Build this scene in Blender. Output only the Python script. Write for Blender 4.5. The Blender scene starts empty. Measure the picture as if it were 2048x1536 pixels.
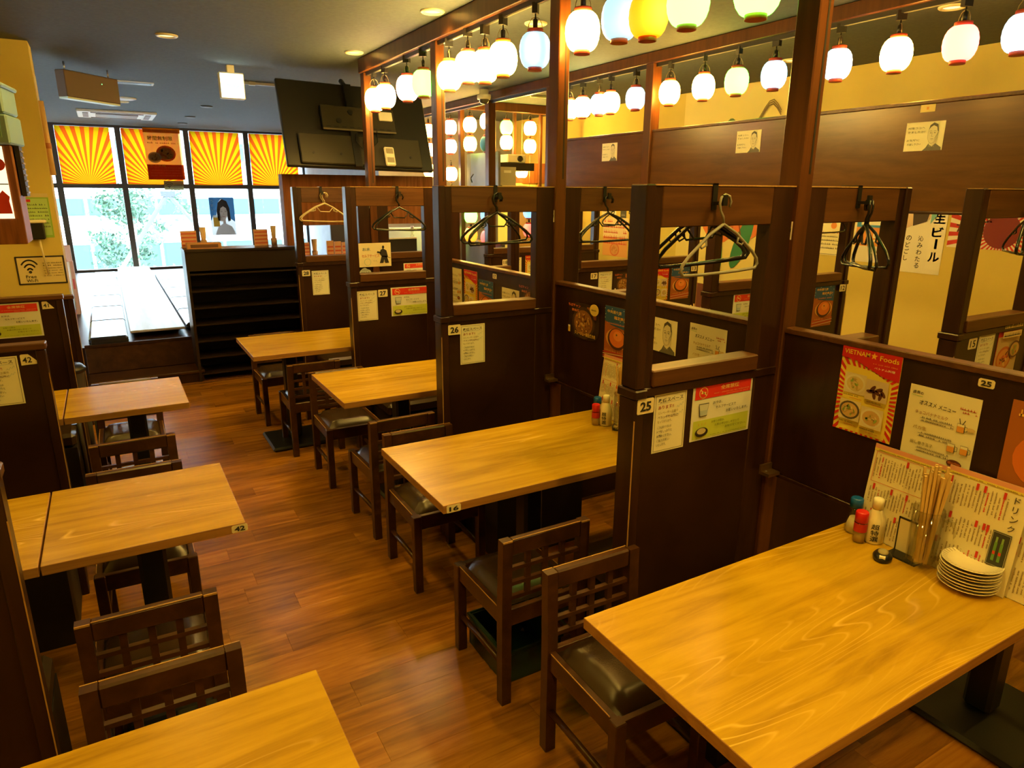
import bpy, bmesh, math, random
from mathutils import Vector, Matrix
R = math.radians
random.seed(7)
S = bpy.context.scene
C = S.collection
# ------------------------------------------------------------------ camera
def look(yaw, pitch, roll):
    cy, sy, cp, sp = math.cos(yaw), math.sin(yaw), math.cos(pitch), math.sin(pitch)
    f = Vector((sy*cp, cy*cp, -sp)); r = Vector((cy, -sy, 0)); u = r.cross(f)
    c, s = math.cos(roll), math.sin(roll)
    r2 = c*r + s*u; u2 = -s*r + c*u
    return Matrix((r2, u2, -f)).transposed()
cam = bpy.data.cameras.new('camera'); cam.sensor_width = 36; cam.lens = 36*1366.8/2048
cam.clip_start = 0.05; cam.clip_end = 300
camo = bpy.data.objects.new('camera', cam); C.objects.link(camo)
camo.matrix_world = Matrix.Translation((0, 0, 1.80)) @ look(R(30.126), R(15.777), R(0.342)).to_4x4()
S.camera = camo
# ------------------------------------------------------------------ sky, exposure
W = bpy.data.worlds.new('sky'); S.world = W; W.use_nodes = True
nt = W.node_tree; nt.nodes.clear()
wo = nt.nodes.new('ShaderNodeOutputWorld'); bg = nt.nodes.new('ShaderNodeBackground')
bg.inputs['Color'].default_value = (0.70, 0.88, 1.0, 1); bg.inputs['Strength'].default_value = 16.0
nt.links.new(bg.outputs[0], wo.inputs['Surface'])
vs = S.view_settings
vs.view_transform = 'Standard'; vs.look = 'None'; vs.gamma = 1; vs.exposure = 0.64; vs.use_curve_mapping = False
S.cycles.use_denoising = True
S.cycles.max_bounces = 8; S.cycles.diffuse_bounces = 4; S.cycles.glossy_bounces = 4
S.cycles.transmission_bounces = 6; S.cycles.transparent_max_bounces = 16
S.cycles.sample_clamp_indirect = 6.0; S.cycles.caustics_reflective = False; S.cycles.caustics_refractive = False
S.cycles.use_light_tree = True
# daylight portal in front of the far window wall (lets the renderer find the sky)
pl = bpy.data.lights.new('window_portal', 'AREA'); pl.shape = 'RECTANGLE'; pl.size = 5.2; pl.size_y = 1.7
pl.cycles.is_portal = True
plo = bpy.data.objects.new('window_portal', pl); C.objects.link(plo)
plo.location = (1.0, 14.30, 0.98); plo.rotation_euler = (R(90), 0, R(180))
WARM = (1.0, 0.60, 0.09)
SPOT_W = 40.0
# recessed ceiling lamps and added fill lamps: (x, y, power factor)
DOWN = [(0.55, 5.906, .55), (1.904, 4.281, .5), (1.891, 5.804, .4), (0.379, 10.512, .3), (2.61, 4.213, .8), (4.48, 2.58, 1.2),
        (1.35, 0.95, 1.05), (1.42, 2.45, .9), (1.42, 3.85, .75), (0.05, 0.95, .85), (0.05, 2.5, .8), (0.05, 4.1, .6),
        (5.1, 4.2, 1.2), (5.1, 5.9, 1.0), (3.0, 1.0, .8), (3.0, 2.6, .8), (3.0, 5.6, .6), (5.1, 0.9, 1.0), (-.65, 5.3, .8), (1.35, -.55, 1.5), (0.05, -.55, 1.2), (3.0, -.5, 1.0)]  # lamps behind the camera are added fill for surfaces facing it
DOWN += [(3.35, 7.6, .9), (3.35, 8.8, .9)]  # added cool fill, brightens the grey walls past the booths
for i, (x, y, k) in enumerate(DOWN):
    l = bpy.data.lights.new('ceiling_spot', 'SPOT'); l.energy = SPOT_W*k; l.color = WARM if y < 7.5 or y > 10 else (1.0, .93, .92)
    l.spot_size = R(125); l.spot_blend = 0.7; l.shadow_soft_size = 0.05
    o = bpy.data.objects.new('ceiling_spot', l); C.objects.link(o); o.location = (x, y, 2.835)
# ------------------------------------------------------------------ materials
def mat(name):
    m = bpy.data.materials.new(name); m.use_nodes = True
    return m, m.node_tree, m.node_tree.nodes['Principled BSDF']
_pm = {}
def P(col, rough=0.55, metal=0.0, name=None, bump=0.0, coat=0.0):
    key = (tuple(col), rough, metal, bump, coat)
    if key in _pm: return _pm[key]
    m, t, b = mat(name or 'paint_%d' % len(_pm))
    b.inputs['Base Color'].default_value = (*col, 1); b.inputs['Roughness'].default_value = rough
    b.inputs['Metallic'].default_value = metal; b.inputs['Coat Weight'].default_value = coat
    if bump:
        n = t.nodes.new('ShaderNodeTexNoise'); n.inputs['Scale'].default_value = 90; n.inputs['Detail'].default_value = 4
        bu = t.nodes.new('ShaderNodeBump'); bu.inputs['Strength'].default_value = bump; bu.inputs['Distance'].default_value = .002
        t.links.new(n.outputs[0], bu.inputs['Height']); t.links.new(bu.outputs[0], b.inputs['Normal'])
    _pm[key] = m
    return m
def EM(col, strength, name='glow'):
    m, t, b = mat(name); b.inputs['Base Color'].default_value = (*[min(1, c) for c in col], 1)
    b.inputs['Emission Color'].default_value = (*col, 1); b.inputs['Emission Strength'].default_value = strength
    b.inputs['Roughness'].default_value = .8
    return m
def coords(t, scale, rand=True):
    tc = t.nodes.new('ShaderNodeTexCoord'); mp = t.nodes.new('ShaderNodeMapping'); mp.inputs['Scale'].default_value = scale
    t.links.new(tc.outputs['Object'], mp.inputs['Vector'])
    oi = t.nodes.new('ShaderNodeObjectInfo')
    if rand:
        mu = t.nodes.new('ShaderNodeMath'); mu.operation = 'MULTIPLY'; mu.inputs[1].default_value = 37.0
        t.links.new(oi.outputs['Random'], mu.inputs[0]); t.links.new(mu.outputs[0], mp.inputs['Location'])
    return mp, oi
def ramp(t, stops):
    r = t.nodes.new('ShaderNodeValToRGB'); e = r.color_ramp.elements
    while len(e) < len(stops): e.new(0.5)
    for k, (p, c) in enumerate(stops): e[k].position = p; e[k].color = (*c, 1)
    return r
def wood(name, dark, mid, light, scale=(1.2, 14, 14), rough=0.4, ring=0.0, rvar=0.0, bump=0.08, coat=0.0, spec=.4):
    """grain runs along the local axis with the small scale"""
    m, t, b = mat(name); mp, oi = coords(t, scale)
    n = t.nodes.new('ShaderNodeTexNoise'); n.inputs['Scale'].default_value = 2.0; n.inputs['Detail'].default_value = 7; n.inputs['Roughness'].default_value = .62
    n.inputs['Distortion'].default_value = .5
    t.links.new(mp.outputs[0], n.inputs['Vector'])
    r = ramp(t, [(.30, dark), (.5, mid), (.72, light)]); t.links.new(n.outputs[0], r.inputs[0])
    out = r.outputs[0]
    if ring:
        mp2, _ = coords(t, tuple(s*.32 for s in scale))
        n2 = t.nodes.new('ShaderNodeTexNoise'); n2.inputs['Scale'].default_value = 1.3; n2.inputs['Detail'].default_value = 2
        t.links.new(mp2.outputs[0], n2.inputs['Vector'])
        mm = t.nodes.new('ShaderNodeMath'); mm.operation = 'MULTIPLY'; mm.inputs[1].default_value = 52; t.links.new(n2.outputs[0], mm.inputs[0])
        fr = t.nodes.new('ShaderNodeMath'); fr.operation = 'FRACT'; t.links.new(mm.outputs[0], fr.inputs[0])
        rr = ramp(t, [(.0, (1, 1, 1)), (.16, (0, 0, 0)), (.9, (0, 0, 0)), (1, (1, 1, 1))]); t.links.new(fr.outputs[0], rr.inputs[0])
        n3 = t.nodes.new('ShaderNodeTexNoise'); n3.inputs['Scale'].default_value = 2.2; t.links.new(mp2.outputs[0], n3.inputs['Vector'])
        r3 = ramp(t, [(.5, (0, 0, 0)), (.66, (ring, ring, ring))]); t.links.new(n3.outputs[0], r3.inputs[0])
        mul = t.nodes.new('ShaderNodeMath'); mul.operation = 'MULTIPLY'; t.links.new(rr.outputs[0], mul.inputs[0]); t.links.new(r3.outputs[0], mul.inputs[1])
        mx = t.nodes.new('ShaderNodeMix'); mx.data_type = 'RGBA'; t.links.new(mul.outputs[0], mx.inputs[0]); t.links.new(out, mx.inputs[6])
        mx.inputs[7].default_value = (*[min(1, c*1.25+.06) for c in light], 1); out = mx.outputs[2]
    if rvar:
        hs = t.nodes.new('ShaderNodeHueSaturation'); mr = t.nodes.new('ShaderNodeMapRange')
        mr.inputs[3].default_value = 1-rvar; mr.inputs[4].default_value = 1+rvar*.8
        t.links.new(oi.outputs['Random'], mr.inputs[0]); t.links.new(mr.outputs[0], hs.inputs['Value']); t.links.new(out, hs.inputs['Color']); out = hs.outputs[0]
    t.links.new(out, b.inputs['Base Color']); b.inputs['Specular IOR Level'].default_value = spec
    b.inputs['Roughness'].default_value = rough; b.inputs['Coat Weight'].default_value = coat; b.inputs['Coat Roughness'].default_value = .15
    if bump:
        bu = t.nodes.new('ShaderNodeBump'); bu.inputs['Strength'].default_value = bump; bu.inputs['Distance'].default_value = .004
        t.links.new(n.outputs[0], bu.inputs['Height']); t.links.new(bu.outputs[0], b.inputs['Normal'])
    return m
def mottled(name, a, b_, scale=3.0, rough=.8, bump=.1, fine=120):
    m, t, b = mat(name); mp, _ = coords(t, (1, 1, 1), False)
    n = t.nodes.new('ShaderNodeTexNoise'); n.inputs['Scale'].default_value = scale; n.inputs['Detail'].default_value = 5; t.links.new(mp.outputs[0], n.inputs['Vector'])
    r = ramp(t, [(.35, a), (.65, b_)]); t.links.new(n.outputs[0], r.inputs[0]); t.links.new(r.outputs[0], b.inputs['Base Color'])
    b.inputs['Roughness'].default_value = rough
    n2 = t.nodes.new('ShaderNodeTexNoise'); n2.inputs['Scale'].default_value = fine; t.links.new(mp.outputs[0], n2.inputs['Vector'])
    bu = t.nodes.new('ShaderNodeBump'); bu.inputs['Strength'].default_value = bump; bu.inputs['Distance'].default_value = .003
    t.links.new(n2.outputs[0], bu.inputs['Height']); t.links.new(bu.outputs[0], b.inputs['Normal'])
    return m
M_TABLE = wood('table_wood', (.31, .168, .005), (.45, .265, .008), (.55, .345, .016), (1.0, 9, 9), .27, ring=.8, rvar=.04, bump=.04, spec=.35)
M_TEDGE = wood('table_edge', (.26, .12, .03), (.36, .18, .05), (.42, .22, .06), (1.0, 12, 30), .45)
M_DARK = wood('dark_stain', (.018, .0062, .003), (.030, .0105, .0046), (.044, .016, .007), (10, 10, 1.0), .32, bump=.05)
M_DARKX = wood('dark_stain_rail', (.055, .020, .006), (.09, .034, .010), (.125, .050, .015), (1.0, 14, 14), .38, bump=.06)
M_PANEL = wood('dark_panel', (.016, .0055, .0028), (.025, .0088, .0045), (.034, .0125, .006), (1.2, 7, 1.2), .30, bump=.03)
M_HIGH = wood('overhead_panel_wood', (.075, .029, .008), (.105, .042, .011), (.13, .054, .015), (7, .8, 7), .26, bump=.03)
M_CHAIR = wood('chair_wood', (.030, .0115, .004), (.052, .0195, .0065), (.080, .031, .010), (6, 6, 6), .30, bump=.04)
M_HEADER = wood('header_wood', (.15, .045, .013), (.24, .080, .022), (.32, .115, .032), (16, 16, .9), .6, bump=.03, spec=.25)
M_POST = wood('post_wood', (.060, .020, .006), (.095, .032, .009), (.13, .046, .013), (12, 12, .8), .30, bump=.04)
M_PLANK = wood('floor_plank', (.165, .060, .005), (.29, .118, .009), (.40, .18, .018), (1.3, 13, 13), .24, rvar=.24, bump=.05)
M_LEATHER = P((.036, .020, .009), .27, name='brown_vinyl', bump=.12)
M_BLACKLEATHER = P((.02, .018, .017), .22, name='black_vinyl', bump=.12)
M_IRON = P((.012, .012, .012), .35, name='black_iron', bump=.1)
M_BLACK = P((.010, .010, .011), .35, name='black_plastic')
M_VOID = P((.012, .007, .005), .6, name='dark_board')
M_YELLOW = mottled('yellow_wall_paint', (.60, .47, .11), (.66, .525, .135), 2.0, .75, .06)
M_CEIL = mottled('dark_ceiling_cloth', (.062, .076, .088), (.078, .094, .106), 40, .85, .25, 260)
M_WHITE = P((.80, .79, .76), .5, name='white_plastic')
M_CREAM = P((.82, .78, .62), .5, name='cream_plastic')
M_GREYWALL = mottled('grey_wall', (.20, .20, .23), (.24, .24, .27), 4, .6, .05)
M_METAL = P((.55, .54, .52), .28, 1.0, name='steel')
M_BRASS = P((.35, .22, .10), .35, .9, name='worn_copper')
M_GOLDEDGE = wood('worn_edge', (.32, .17, .05), (.45, .26, .08), (.30, .15, .05), (30, 30, 5), .45)
# ------------------------------------------------------------------ helpers
class MB:
    def __init__(s): s.bm = bmesh.new(); s.mi = 0
    def _f(s, vs):
        try: f = s.bm.faces.new(vs); f.material_index = s.mi; return f
        except ValueError: return None
    def box(s, x0, x1, y0, y1, z0, z1, mi=None):
        if mi is not None: s.mi = mi
        v = [s.bm.verts.new(p) for p in ((x0,y0,z0),(x1,y0,z0),(x1,y1,z0),(x0,y1,z0),(x0,y0,z1),(x1,y0,z1),(x1,y1,z1),(x0,y1,z1))]
        for q in ((3,2,1,0),(4,5,6,7),(0,1,5,4),(1,2,6,5),(2,3,7,6),(3,0,4,7)): s._f([v[i] for i in q])
        return s
    def bbox(s, x0, x1, y0, y1, z0, z1, b=.004, mi=None):
        """box with chamfered edges"""
        if mi is not None: s.mi = mi
        t = bmesh.new(); bmesh.ops.create_cube(t, size=1)
        for v in t.verts: v.co = Vector(((x0+x1)/2+v.co.x*(x1-x0), (y0+y1)/2+v.co.y*(y1-y0), (z0+z1)/2+v.co.z*(z1-z0)))
        bmesh.ops.bevel(t, geom=list(t.edges), offset=b, segments=1, affect='EDGES')
        s.add(t); t.free(); return s
    def add(s, t, mtx=None):
        m = {}
        for v in t.verts: m[v] = s.bm.verts.new(mtx @ v.co if mtx else v.co)
        for f in t.faces:
            g = s._f([m[v] for v in f.verts])
            if g: g.smooth = f.smooth
        return s
    def poly(s, pts, mi=None, smooth=False):
        if mi is not None: s.mi = mi
        f = s._f([s.bm.verts.new(p) for p in pts])
        if f and smooth: f.smooth = True
        return s
    def prism(s, pts2, z0, z1, mi=None, axis='z'):
        if mi is not None: s.mi = mi
        def mk(a, b, c): return {'z': (a, b, c), 'y': (a, c, b), 'x': (c, a, b)}[axis]
        lo = [s.bm.verts.new(mk(a, b, z0)) for a, b in pts2]; hi = [s.bm.verts.new(mk(a, b, z1)) for a, b in pts2]
        s._f(lo[::-1]); s._f(hi)
        n = len(pts2)
        for i in range(n): s._f([lo[i], lo[(i+1)%n], hi[(i+1)%n], hi[i]])
        return s
    def tube(s, pts, r, n=8, mi=None, closed=False, smooth=True):
        if mi is not None: s.mi = mi
        pts = [Vector(p) for p in pts]; rings = []
        N = len(pts); up = Vector((0, 0, 1))
        for i, p in enumerate(pts):
            a = pts[i-1] if (i > 0 or closed) else p; b = pts[(i+1) % N] if (i < N-1 or closed) else p
            d = (b-a).normalized()
            sx = d.cross(up if abs(d.dot(up)) < .95 else Vector((1, 0, 0))).normalized(); sy = sx.cross(d)
            if rings and sx.dot(last) < 0: sx, sy = -sx, -sy
            last = sx; rr = r[i] if isinstance(r, (list, tuple)) else r
            rings.append([s.bm.verts.new(p + (sx*math.cos(2*math.pi*k/n)+sy*math.sin(2*math.pi*k/n))*rr) for k in range(n)])
        for i in range(N if closed else N-1):
            A, B = rings[i], rings[(i+1) % N]
            for k in range(n):
                f = s._f([A[k], A[(k+1)%n], B[(k+1)%n], B[k]])
                if f: f.smooth = smooth
        if not closed: s._f(rings[0][::-1]); s._f(rings[-1])
        return s
    def lathe(s, prof, cx=0, cy=0, cz=0, n=20, mi=None, cap=True, smooth=True):
        if mi is not None: s.mi = mi
        rings = []
        for r, z in prof: rings.append([s.bm.verts.new((cx+r*math.cos(2*math.pi*k/n), cy+r*math.sin(2*math.pi*k/n), cz+z)) for k in range(n)])
        for A, B in zip(rings, rings[1:]):
            for k in range(n):
                f = s._f([A[k], A[(k+1)%n], B[(k+1)%n], B[k]])
                if f: f.smooth = smooth
        if cap: s._f(rings[0][::-1]); s._f(rings[-1])
        return s
    def build(s, name, mats, parent=None, loc=(0, 0, 0), rot=(0, 0, 0), recalc=True):
        if recalc: bmesh.ops.recalc_face_normals(s.bm, faces=s.bm.faces[:])
        me = bpy.data.meshes.new(name); s.bm.to_mesh(me); s.bm.free()
        for m in (mats if isinstance(mats, (list, tuple)) else [mats]): me.materials.append(m)
        return link(name, me, parent, loc, rot)
def link(name, me, parent=None, loc=(0, 0, 0), rot=(0, 0, 0)):
    o = bpy.data.objects.new(name, me); C.objects.link(o); o.location = loc; o.rotation_euler = rot
    if parent: o.parent = parent
    return o
def tag(o, label=None, cat=None, group=None, kind=None):
    if label: o['label'] = label
    if cat: o['category'] = cat
    if group: o['group'] = group
    if kind: o['kind'] = kind
    return o
def thing(name, label, cat, loc=(0, 0, 0), rz=0, group=None):
    o = bpy.data.objects.new(name, None); C.objects.link(o); o.location = loc; o.rotation_euler = (0, 0, rz); o.empty_display_size = .1
    return tag(o, label, cat, group)
def dup(root, label, loc=None, rz=None, group=None):
    r = root.copy(); C.objects.link(r)
    if loc is not None: r.location = loc
    if rz is not None: r.rotation_euler = (0, 0, rz)
    tag(r, label, None, group)
    for ch in list(root.children):
        c = ch.copy(); C.objects.link(c); c.parent = r
        for g in list(ch.children):
            d = g.copy(); C.objects.link(d); d.parent = c
    return r
def struct(name, mb, m, parent=None):
    o = mb.build(name, m, parent)
    if not parent: o['kind'] = 'structure'
    return o
# lettering: every string is outlined once, up front
_txt = {}
def prep_text(strings, pre='', off=.012):
    obs = []
    for s_ in strings:
        c = bpy.data.curves.new('t', 'FONT'); c.body = s_; c.resolution_u = 2; c.offset = off
        o = bpy.data.objects.new('t', c); C.objects.link(o); obs.append((s_, o, c))
    dg = bpy.context.evaluated_depsgraph_get()
    for s_, o, c in obs:
        me = bpy.data.meshes.new_from_object(o.evaluated_get(dg))
        vs_ = [v.co.copy() for v in me.vertices]; fs = [tuple(p.vertices) for p in me.polygons]
        xs = [v.x for v in vs_] or [0]; ys = [v.y for v in vs_] or [0]
        _txt[pre+s_] = (vs_, fs, min(xs), max(xs), min(ys), max(ys)); bpy.data.meshes.remove(me)
    for s_, o, c in obs: bpy.data.objects.remove(o); bpy.data.curves.remove(c)
LAY = .0006
class Sheet:
    """flat printed sheet in the local XZ plane, seen from -Y; u to the right, v up, metres from the lower left corner"""
    mk = None
    def __init__(s, w, h, paper, corner=None, mk=None):
        s.mk = mk; s.w, s.h = w, h; s.mb = MB(); s.mats = []; s.k = 1
        i = s.m(paper)
        if corner is None: s.mb.box(-w/2, w/2, 0, .0012, -h/2, h/2, i)
        else: s.mb.prism([(a-w/2, b-h/2) for a, b in corner], 0, .0012, i, 'y')
    def m(s, x):
        if not isinstance(x, bpy.types.Material): x = s.mk(x) if s.mk else P(x, .55)
        if x not in s.mats: s.mats.append(x)
        return s.mats.index(x)
    def pt(s, u, v): return (u-s.w/2, -LAY*s.k, v-s.h/2)
    def up(s): s.k += 1; return s
    def poly(s, pts, c): s.mb.poly([s.pt(*p) for p in pts], s.m(c)); return s
    def rect(s, u0, v0, u1, v1, c): return s.poly([(u0, v0), (u1, v0), (u1, v1), (u0, v1)], c)
    def disc(s, u, v, ru, c, rv=None, n=20, a=0.0):
        rv = rv or ru
        return s.poly([(u+ru*math.cos(2*math.pi*k/n)*math.cos(a)-rv*math.sin(2*math.pi*k/n)*math.sin(a), v+ru*math.cos(2*math.pi*k/n)*math.sin(a)+rv*math.sin(2*math.pi*k/n)*math.cos(a)) for k in range(n)], c)
    def line(s, pts, wd, c):
        for (a, b), (p, q) in zip(pts, pts[1:]):
            L = math.hypot(p-a, q-b) or 1e-6; nx, ny = -(q-b)/L*wd/2, (p-a)/L*wd/2; ex, ey = (p-a)/L*wd*.3, (q-b)/L*wd*.3
            s.poly([(a-nx-ex, b-ny-ey), (p-nx+ex, q-ny+ey), (p+nx+ex, q+ny+ey), (a+nx-ex, b+ny-ey)], c)
        return s
    def frame(s, u0, v0, u1, v1, wd, c): return s.line([(u0, v0), (u1, v0), (u1, v1), (u0, v1), (u0, v0)], wd, c)
    def text(s, t, u, v, hgt, c, wid=None, al='l', rot=0.0, jit=0.0):
        """hgt: cap height; wid: squeeze to this width; v is the baseline"""
        vs_, fs, x0, x1, y0, y1 = _txt[t]
        k = hgt/max(.2, (y1-y0 if y1-y0 > .5 else .7)); kx = wid/(x1-x0) if wid else k
        W_ = (x1-x0)*kx; off = {'l': 0, 'c': -W_/2, 'r': -W_}[al]; i = s.m(c); s.mb.mi = i
        ca, sa = math.cos(rot), math.sin(rot); nv = []
        for p in vs_:
            a = (p.x-x0)*kx+off; b = (p.y-y0)*k
            if jit: b += math.sin(a*190+v*700)*jit; a += math.sin(b*310+u*500)*jit*.6
            nv.append(s.mb.bm.verts.new(s.pt(u+a*ca-b*sa, v+a*sa+b*ca)))
        for f in fs:
            try: g = s.mb.bm.faces.new([nv[q] for q in f]); g.material_index = i
            except ValueError: pass
        return s
    def dashes(s, u0, u1, v, hgt, c, seed=0, vert=False):
        """a row of tiny unreadable print"""
        rd = random.Random(seed*31+int(v*9999)); u = u0
        while u < u1:
            d = hgt*rd.uniform(.5, 1.1)
            if rd.random() > .12:
                a, b = u, min(u1, u+d*.8); q = hgt*rd.uniform(.6, 1)
                if vert: s.rect(v, a, v+q, b, c)
                else: s.rect(a, v, b, v+q*.35, c); s.rect(a+(b-a)*.3, v, a+(b-a)*.55, v+q, c)
            u += d
        return s
    def build(s, name, loc, face='-y', label=None, cat=None, group=None, parent=None, tilt=0.0, roll=0.0):
        rz = {'-y': 0, '-x': -math.pi/2, '+x': math.pi/2, '+y': math.pi}[face]
        o = s.mb.build(name, s.mats, parent, loc, (0, 0, 0), recalc=False)
        o.rotation_euler = (Matrix.Rotation(rz, 3, 'Z') @ Matrix.Rotation(tilt, 3, 'X') @ Matrix.Rotation(roll, 3, 'Y')).to_euler()
        return tag(o, label, cat, group)
ORD = ['first', 'second', 'third', 'fourth', 'fifth', 'sixth', 'seventh', 'eighth', 'ninth', 'tenth', 'eleventh', 'twelfth', 'thirteenth', 'fourteenth', 'fifteenth']
prep_text(['VIETNAM', 'Foods', 'ベトナム料理', 'オススメ メニュー', '店長の', 'チョコバナナミルク', 'バカ生', '出し巻き玉子', '甘海老入りシウマイ揚げ', '全席禁煙',
  'お冷は、', 'セルフサービスで', 'お願いいたします。', 'お帰りの際は、', 'お席の呼び出しボタンで', 'お知らせください。', '喫煙スペース', 'あります!!', 'エレベーター正面の', 'ベランダ喫煙所に', 'なっております。',
  'ご利用の際は', 'ドアをしっかりと', 'お閉めください。', 'ご協力お願い', 'いたします。', '中央通り店', '限定商品!!', 'ジュージュー鉄板焼き肉', 'ちばチャン', '鉄板焼', 'ドリンク', 'Free', 'Wi-Fi', 'ちば',
  'お水', 'セルフサービス', 'です。', '時間無制限', '何度ココへ', '来ましたか?', 'お気軽に', 'お越し下さい', '超特選', '生', 'ビ', 'ー', 'ル', '沁', 'み', 'わ', 'た', 'る', 'の', 'ど', 'ご', 'し', 'う', 'ま', 'い',
  '41', '42', '25', '26', '27', '28', '16', '12', '13', '15', '17', '18', '4', '5', '七味', '飲み放題', '2,980円', '大衆酒場', '※', 'H'])
prep_text(['生', 'ビ', 'ル', 'ちば', '25', '26', '27', '28', '42', '16'], 'b:', .035)
# ------------------------------------------------------------------ the room
CZ = 2.86
M_FLOORB = wood('floor_far', (.12, .04, .012), (.20, .075, .02), (.28, .115, .032), (1.3, 13, 13), .26)
floor = struct('floor', MB().box(-1.7, 6.3, -2.3, 14.6, -.12, -.006), M_FLOORB)
def plank_mesh(w):
    b = MB().bbox(-w/2+.0003, w/2-.0003, -.0721, .0721, -.0058, 0, .0005); o = b.build('plank', M_PLANK, floor); return o
PLK = plank_mesh(1.0); first = True
rd = random.Random(3)
for j in range(47):
    y = .25 + j*.1445; x = -1.0 - rd.random()*.9
    while x < 2.75:
        if x > -1.55:
            o = PLK if first else PLK.copy()
            if not first: C.objects.link(o)
            first = False; o.location = (x+.5, y, 0)
        x += 1.0
struct('ceiling', MB().box(-1.7, 6.3, -2.3, 14.6, CZ, CZ+.1), M_CEIL)
struct('wall_left', MB().box(-1.30, -1.12, -2.3, 6.98, 0, CZ), M_YELLOW)
struct('wall_end', MB().box(-1.12, -.335, 6.68, 6.98, 0, CZ), M_YELLOW)
struct('wall_right', MB().box(5.80, 5.95, -2.3, 10.2, 0, CZ), M_YELLOW)
struct('wall_back', MB().box(-1.3, 5.95, -2.3, -2.15, 0, CZ), M_YELLOW)
struct('wall_inner', MB().box(3.55, 5.95, 10.05, 10.2, 0, CZ), M_GREYWALL)
struct('wall_side', MB().box(3.55, 3.70, 10.2, 14.6, 0, CZ), M_GREYWALL)
struct('wall_outer', MB().box(-1.7, -1.55, 6.98, 14.6, 0, CZ), M_YELLOW)
# far window wall
M_FRAME = P((.055, .045, .04), .5, name='bronze_frame')
def glass_mat():
    m = bpy.data.materials.new('window_glass'); m.use_nodes = True; t = m.node_tree; t.nodes.clear()
    o = t.nodes.new('ShaderNodeOutputMaterial'); a = t.nodes.new('ShaderNodeBsdfTransparent'); g = t.nodes.new('ShaderNodeBsdfGlossy')
    a.inputs[0].default_value = (.96, .98, .98, 1); g.inputs['Roughness'].default_value = .02; x = t.nodes.new('ShaderNodeMixShader'); x.inputs[0].default_value = .05
    t.links.new(a.outputs[0], x.inputs[1]); t.links.new(g.outputs[0], x.inputs[2]); t.links.new(x.outputs[0], o.inputs[0]); return m
M_GLASS = glass_mat()
WX = [-1.55, -.602, .374, 1.459, 2.49, 3.55]; WY = 14.4
struct('wall_far', MB().box(-1.55, 3.55, WY, WY+.15, 0, .36).box(-1.55, 3.55, WY, WY+.15, 2.82, CZ), M_FRAME)
for i in range(5):
    x0, x1 = WX[i]+.045, WX[i+1]-.045
    b = MB().box(WX[i]-.045, x0, WY-.02, WY+.10, .36, 2.82).box(x0, x1, WY-.02, WY+.10, 1.805, 1.885).box(x0, x1, WY, WY+.1, .36, .40)
    if i == 4: b.box(x1, x1+.045, WY-.02, WY+.10, .36, 2.82)
    w = struct('window_%d' % (i+1), b, M_FRAME)
    for z0, z1 in ((.40, 1.805), (1.885, 2.82)):
        MB().box(x0, x1, WY+.04, WY+.046, z0, z1).build('pane', M_GLASS, w)
# header beams with posts, one over the first booth row, one over the second
B1, B2 = 2.05, 3.93
PY = [.15, 1.617, 3.084, 4.551, 6.02]
struct('trim_1', MB().bbox(B1-.045, B1+.045, -2.1, 6.07, 2.745, CZ-.002, .004), M_POST)
struct('trim_2', MB().bbox(B2-.045, B2+.045, -2.1, 9.6, 2.775, CZ-.002, .004), M_POST)
struct('trim_3', MB().bbox(4.0, 5.79, 7.96, 8.06, 2.755, CZ-.002, .004), M_POST)
# light rails under the beams
M_RAIL = P((.02, .018, .016), .4, .2, name='rail_black')
for nm, x, y0, y1, z in (('first', B1, .2, 5.97, 2.727), ('second', B2, .2, 9.4, 2.757)):
    t = thing('lighting_rail', 'slim black lighting rail fixed under the %s dark header beam' % nm, 'lighting rail', (x, y0, z))
    MB().box(-.016, .016, 0, y1-y0, -.008, .018).build('track', M_RAIL, t)
    MB().box(-.006, .006, .02, y1-y0-.02, -.0095, -.008).build('contact_strip', M_METAL, t)
PN = ['nearest the camera', 'beside the nearest partition', 'beside the second partition', 'beside the third partition', 'at the far end by the television']
for k, y in enumerate(PY):
    t = thing('wooden_post', 'tall reddish brown post from floor to header beam, ' + PN[k], 'post', (B1, y, 0), 0, 'posts of the first booth row')
    MB().bbox(-.032, .032, -.045, .045, 0, 2.745, .004).build('shaft', M_POST, t)
    MB().box(.004, .012, -.0465, -.0445, 1.86, 2.60).build('slot', M_VOID, t)
    MB().box(-.0345, -.0315, -.033, -.019, 1.645, 1.705).build('latch_plate', M_CREAM, t)
    MB().box(-.038, -.0315, -.030, -.022, 1.67, 1.682).build('latch_hole', M_BLACK, t)
for k, y in enumerate(PY[1:] + [7.30]):
    t = thing('wooden_post', 'dark post carrying the overhead panels, %s from the camera' % ORD[k], 'post', (B2, y, 0), 0, 'posts of the second booth row')
    MB().bbox(-.045, .045, -.045, .045, 0, 2.775, .004).build('shaft', M_POST, t)
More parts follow.
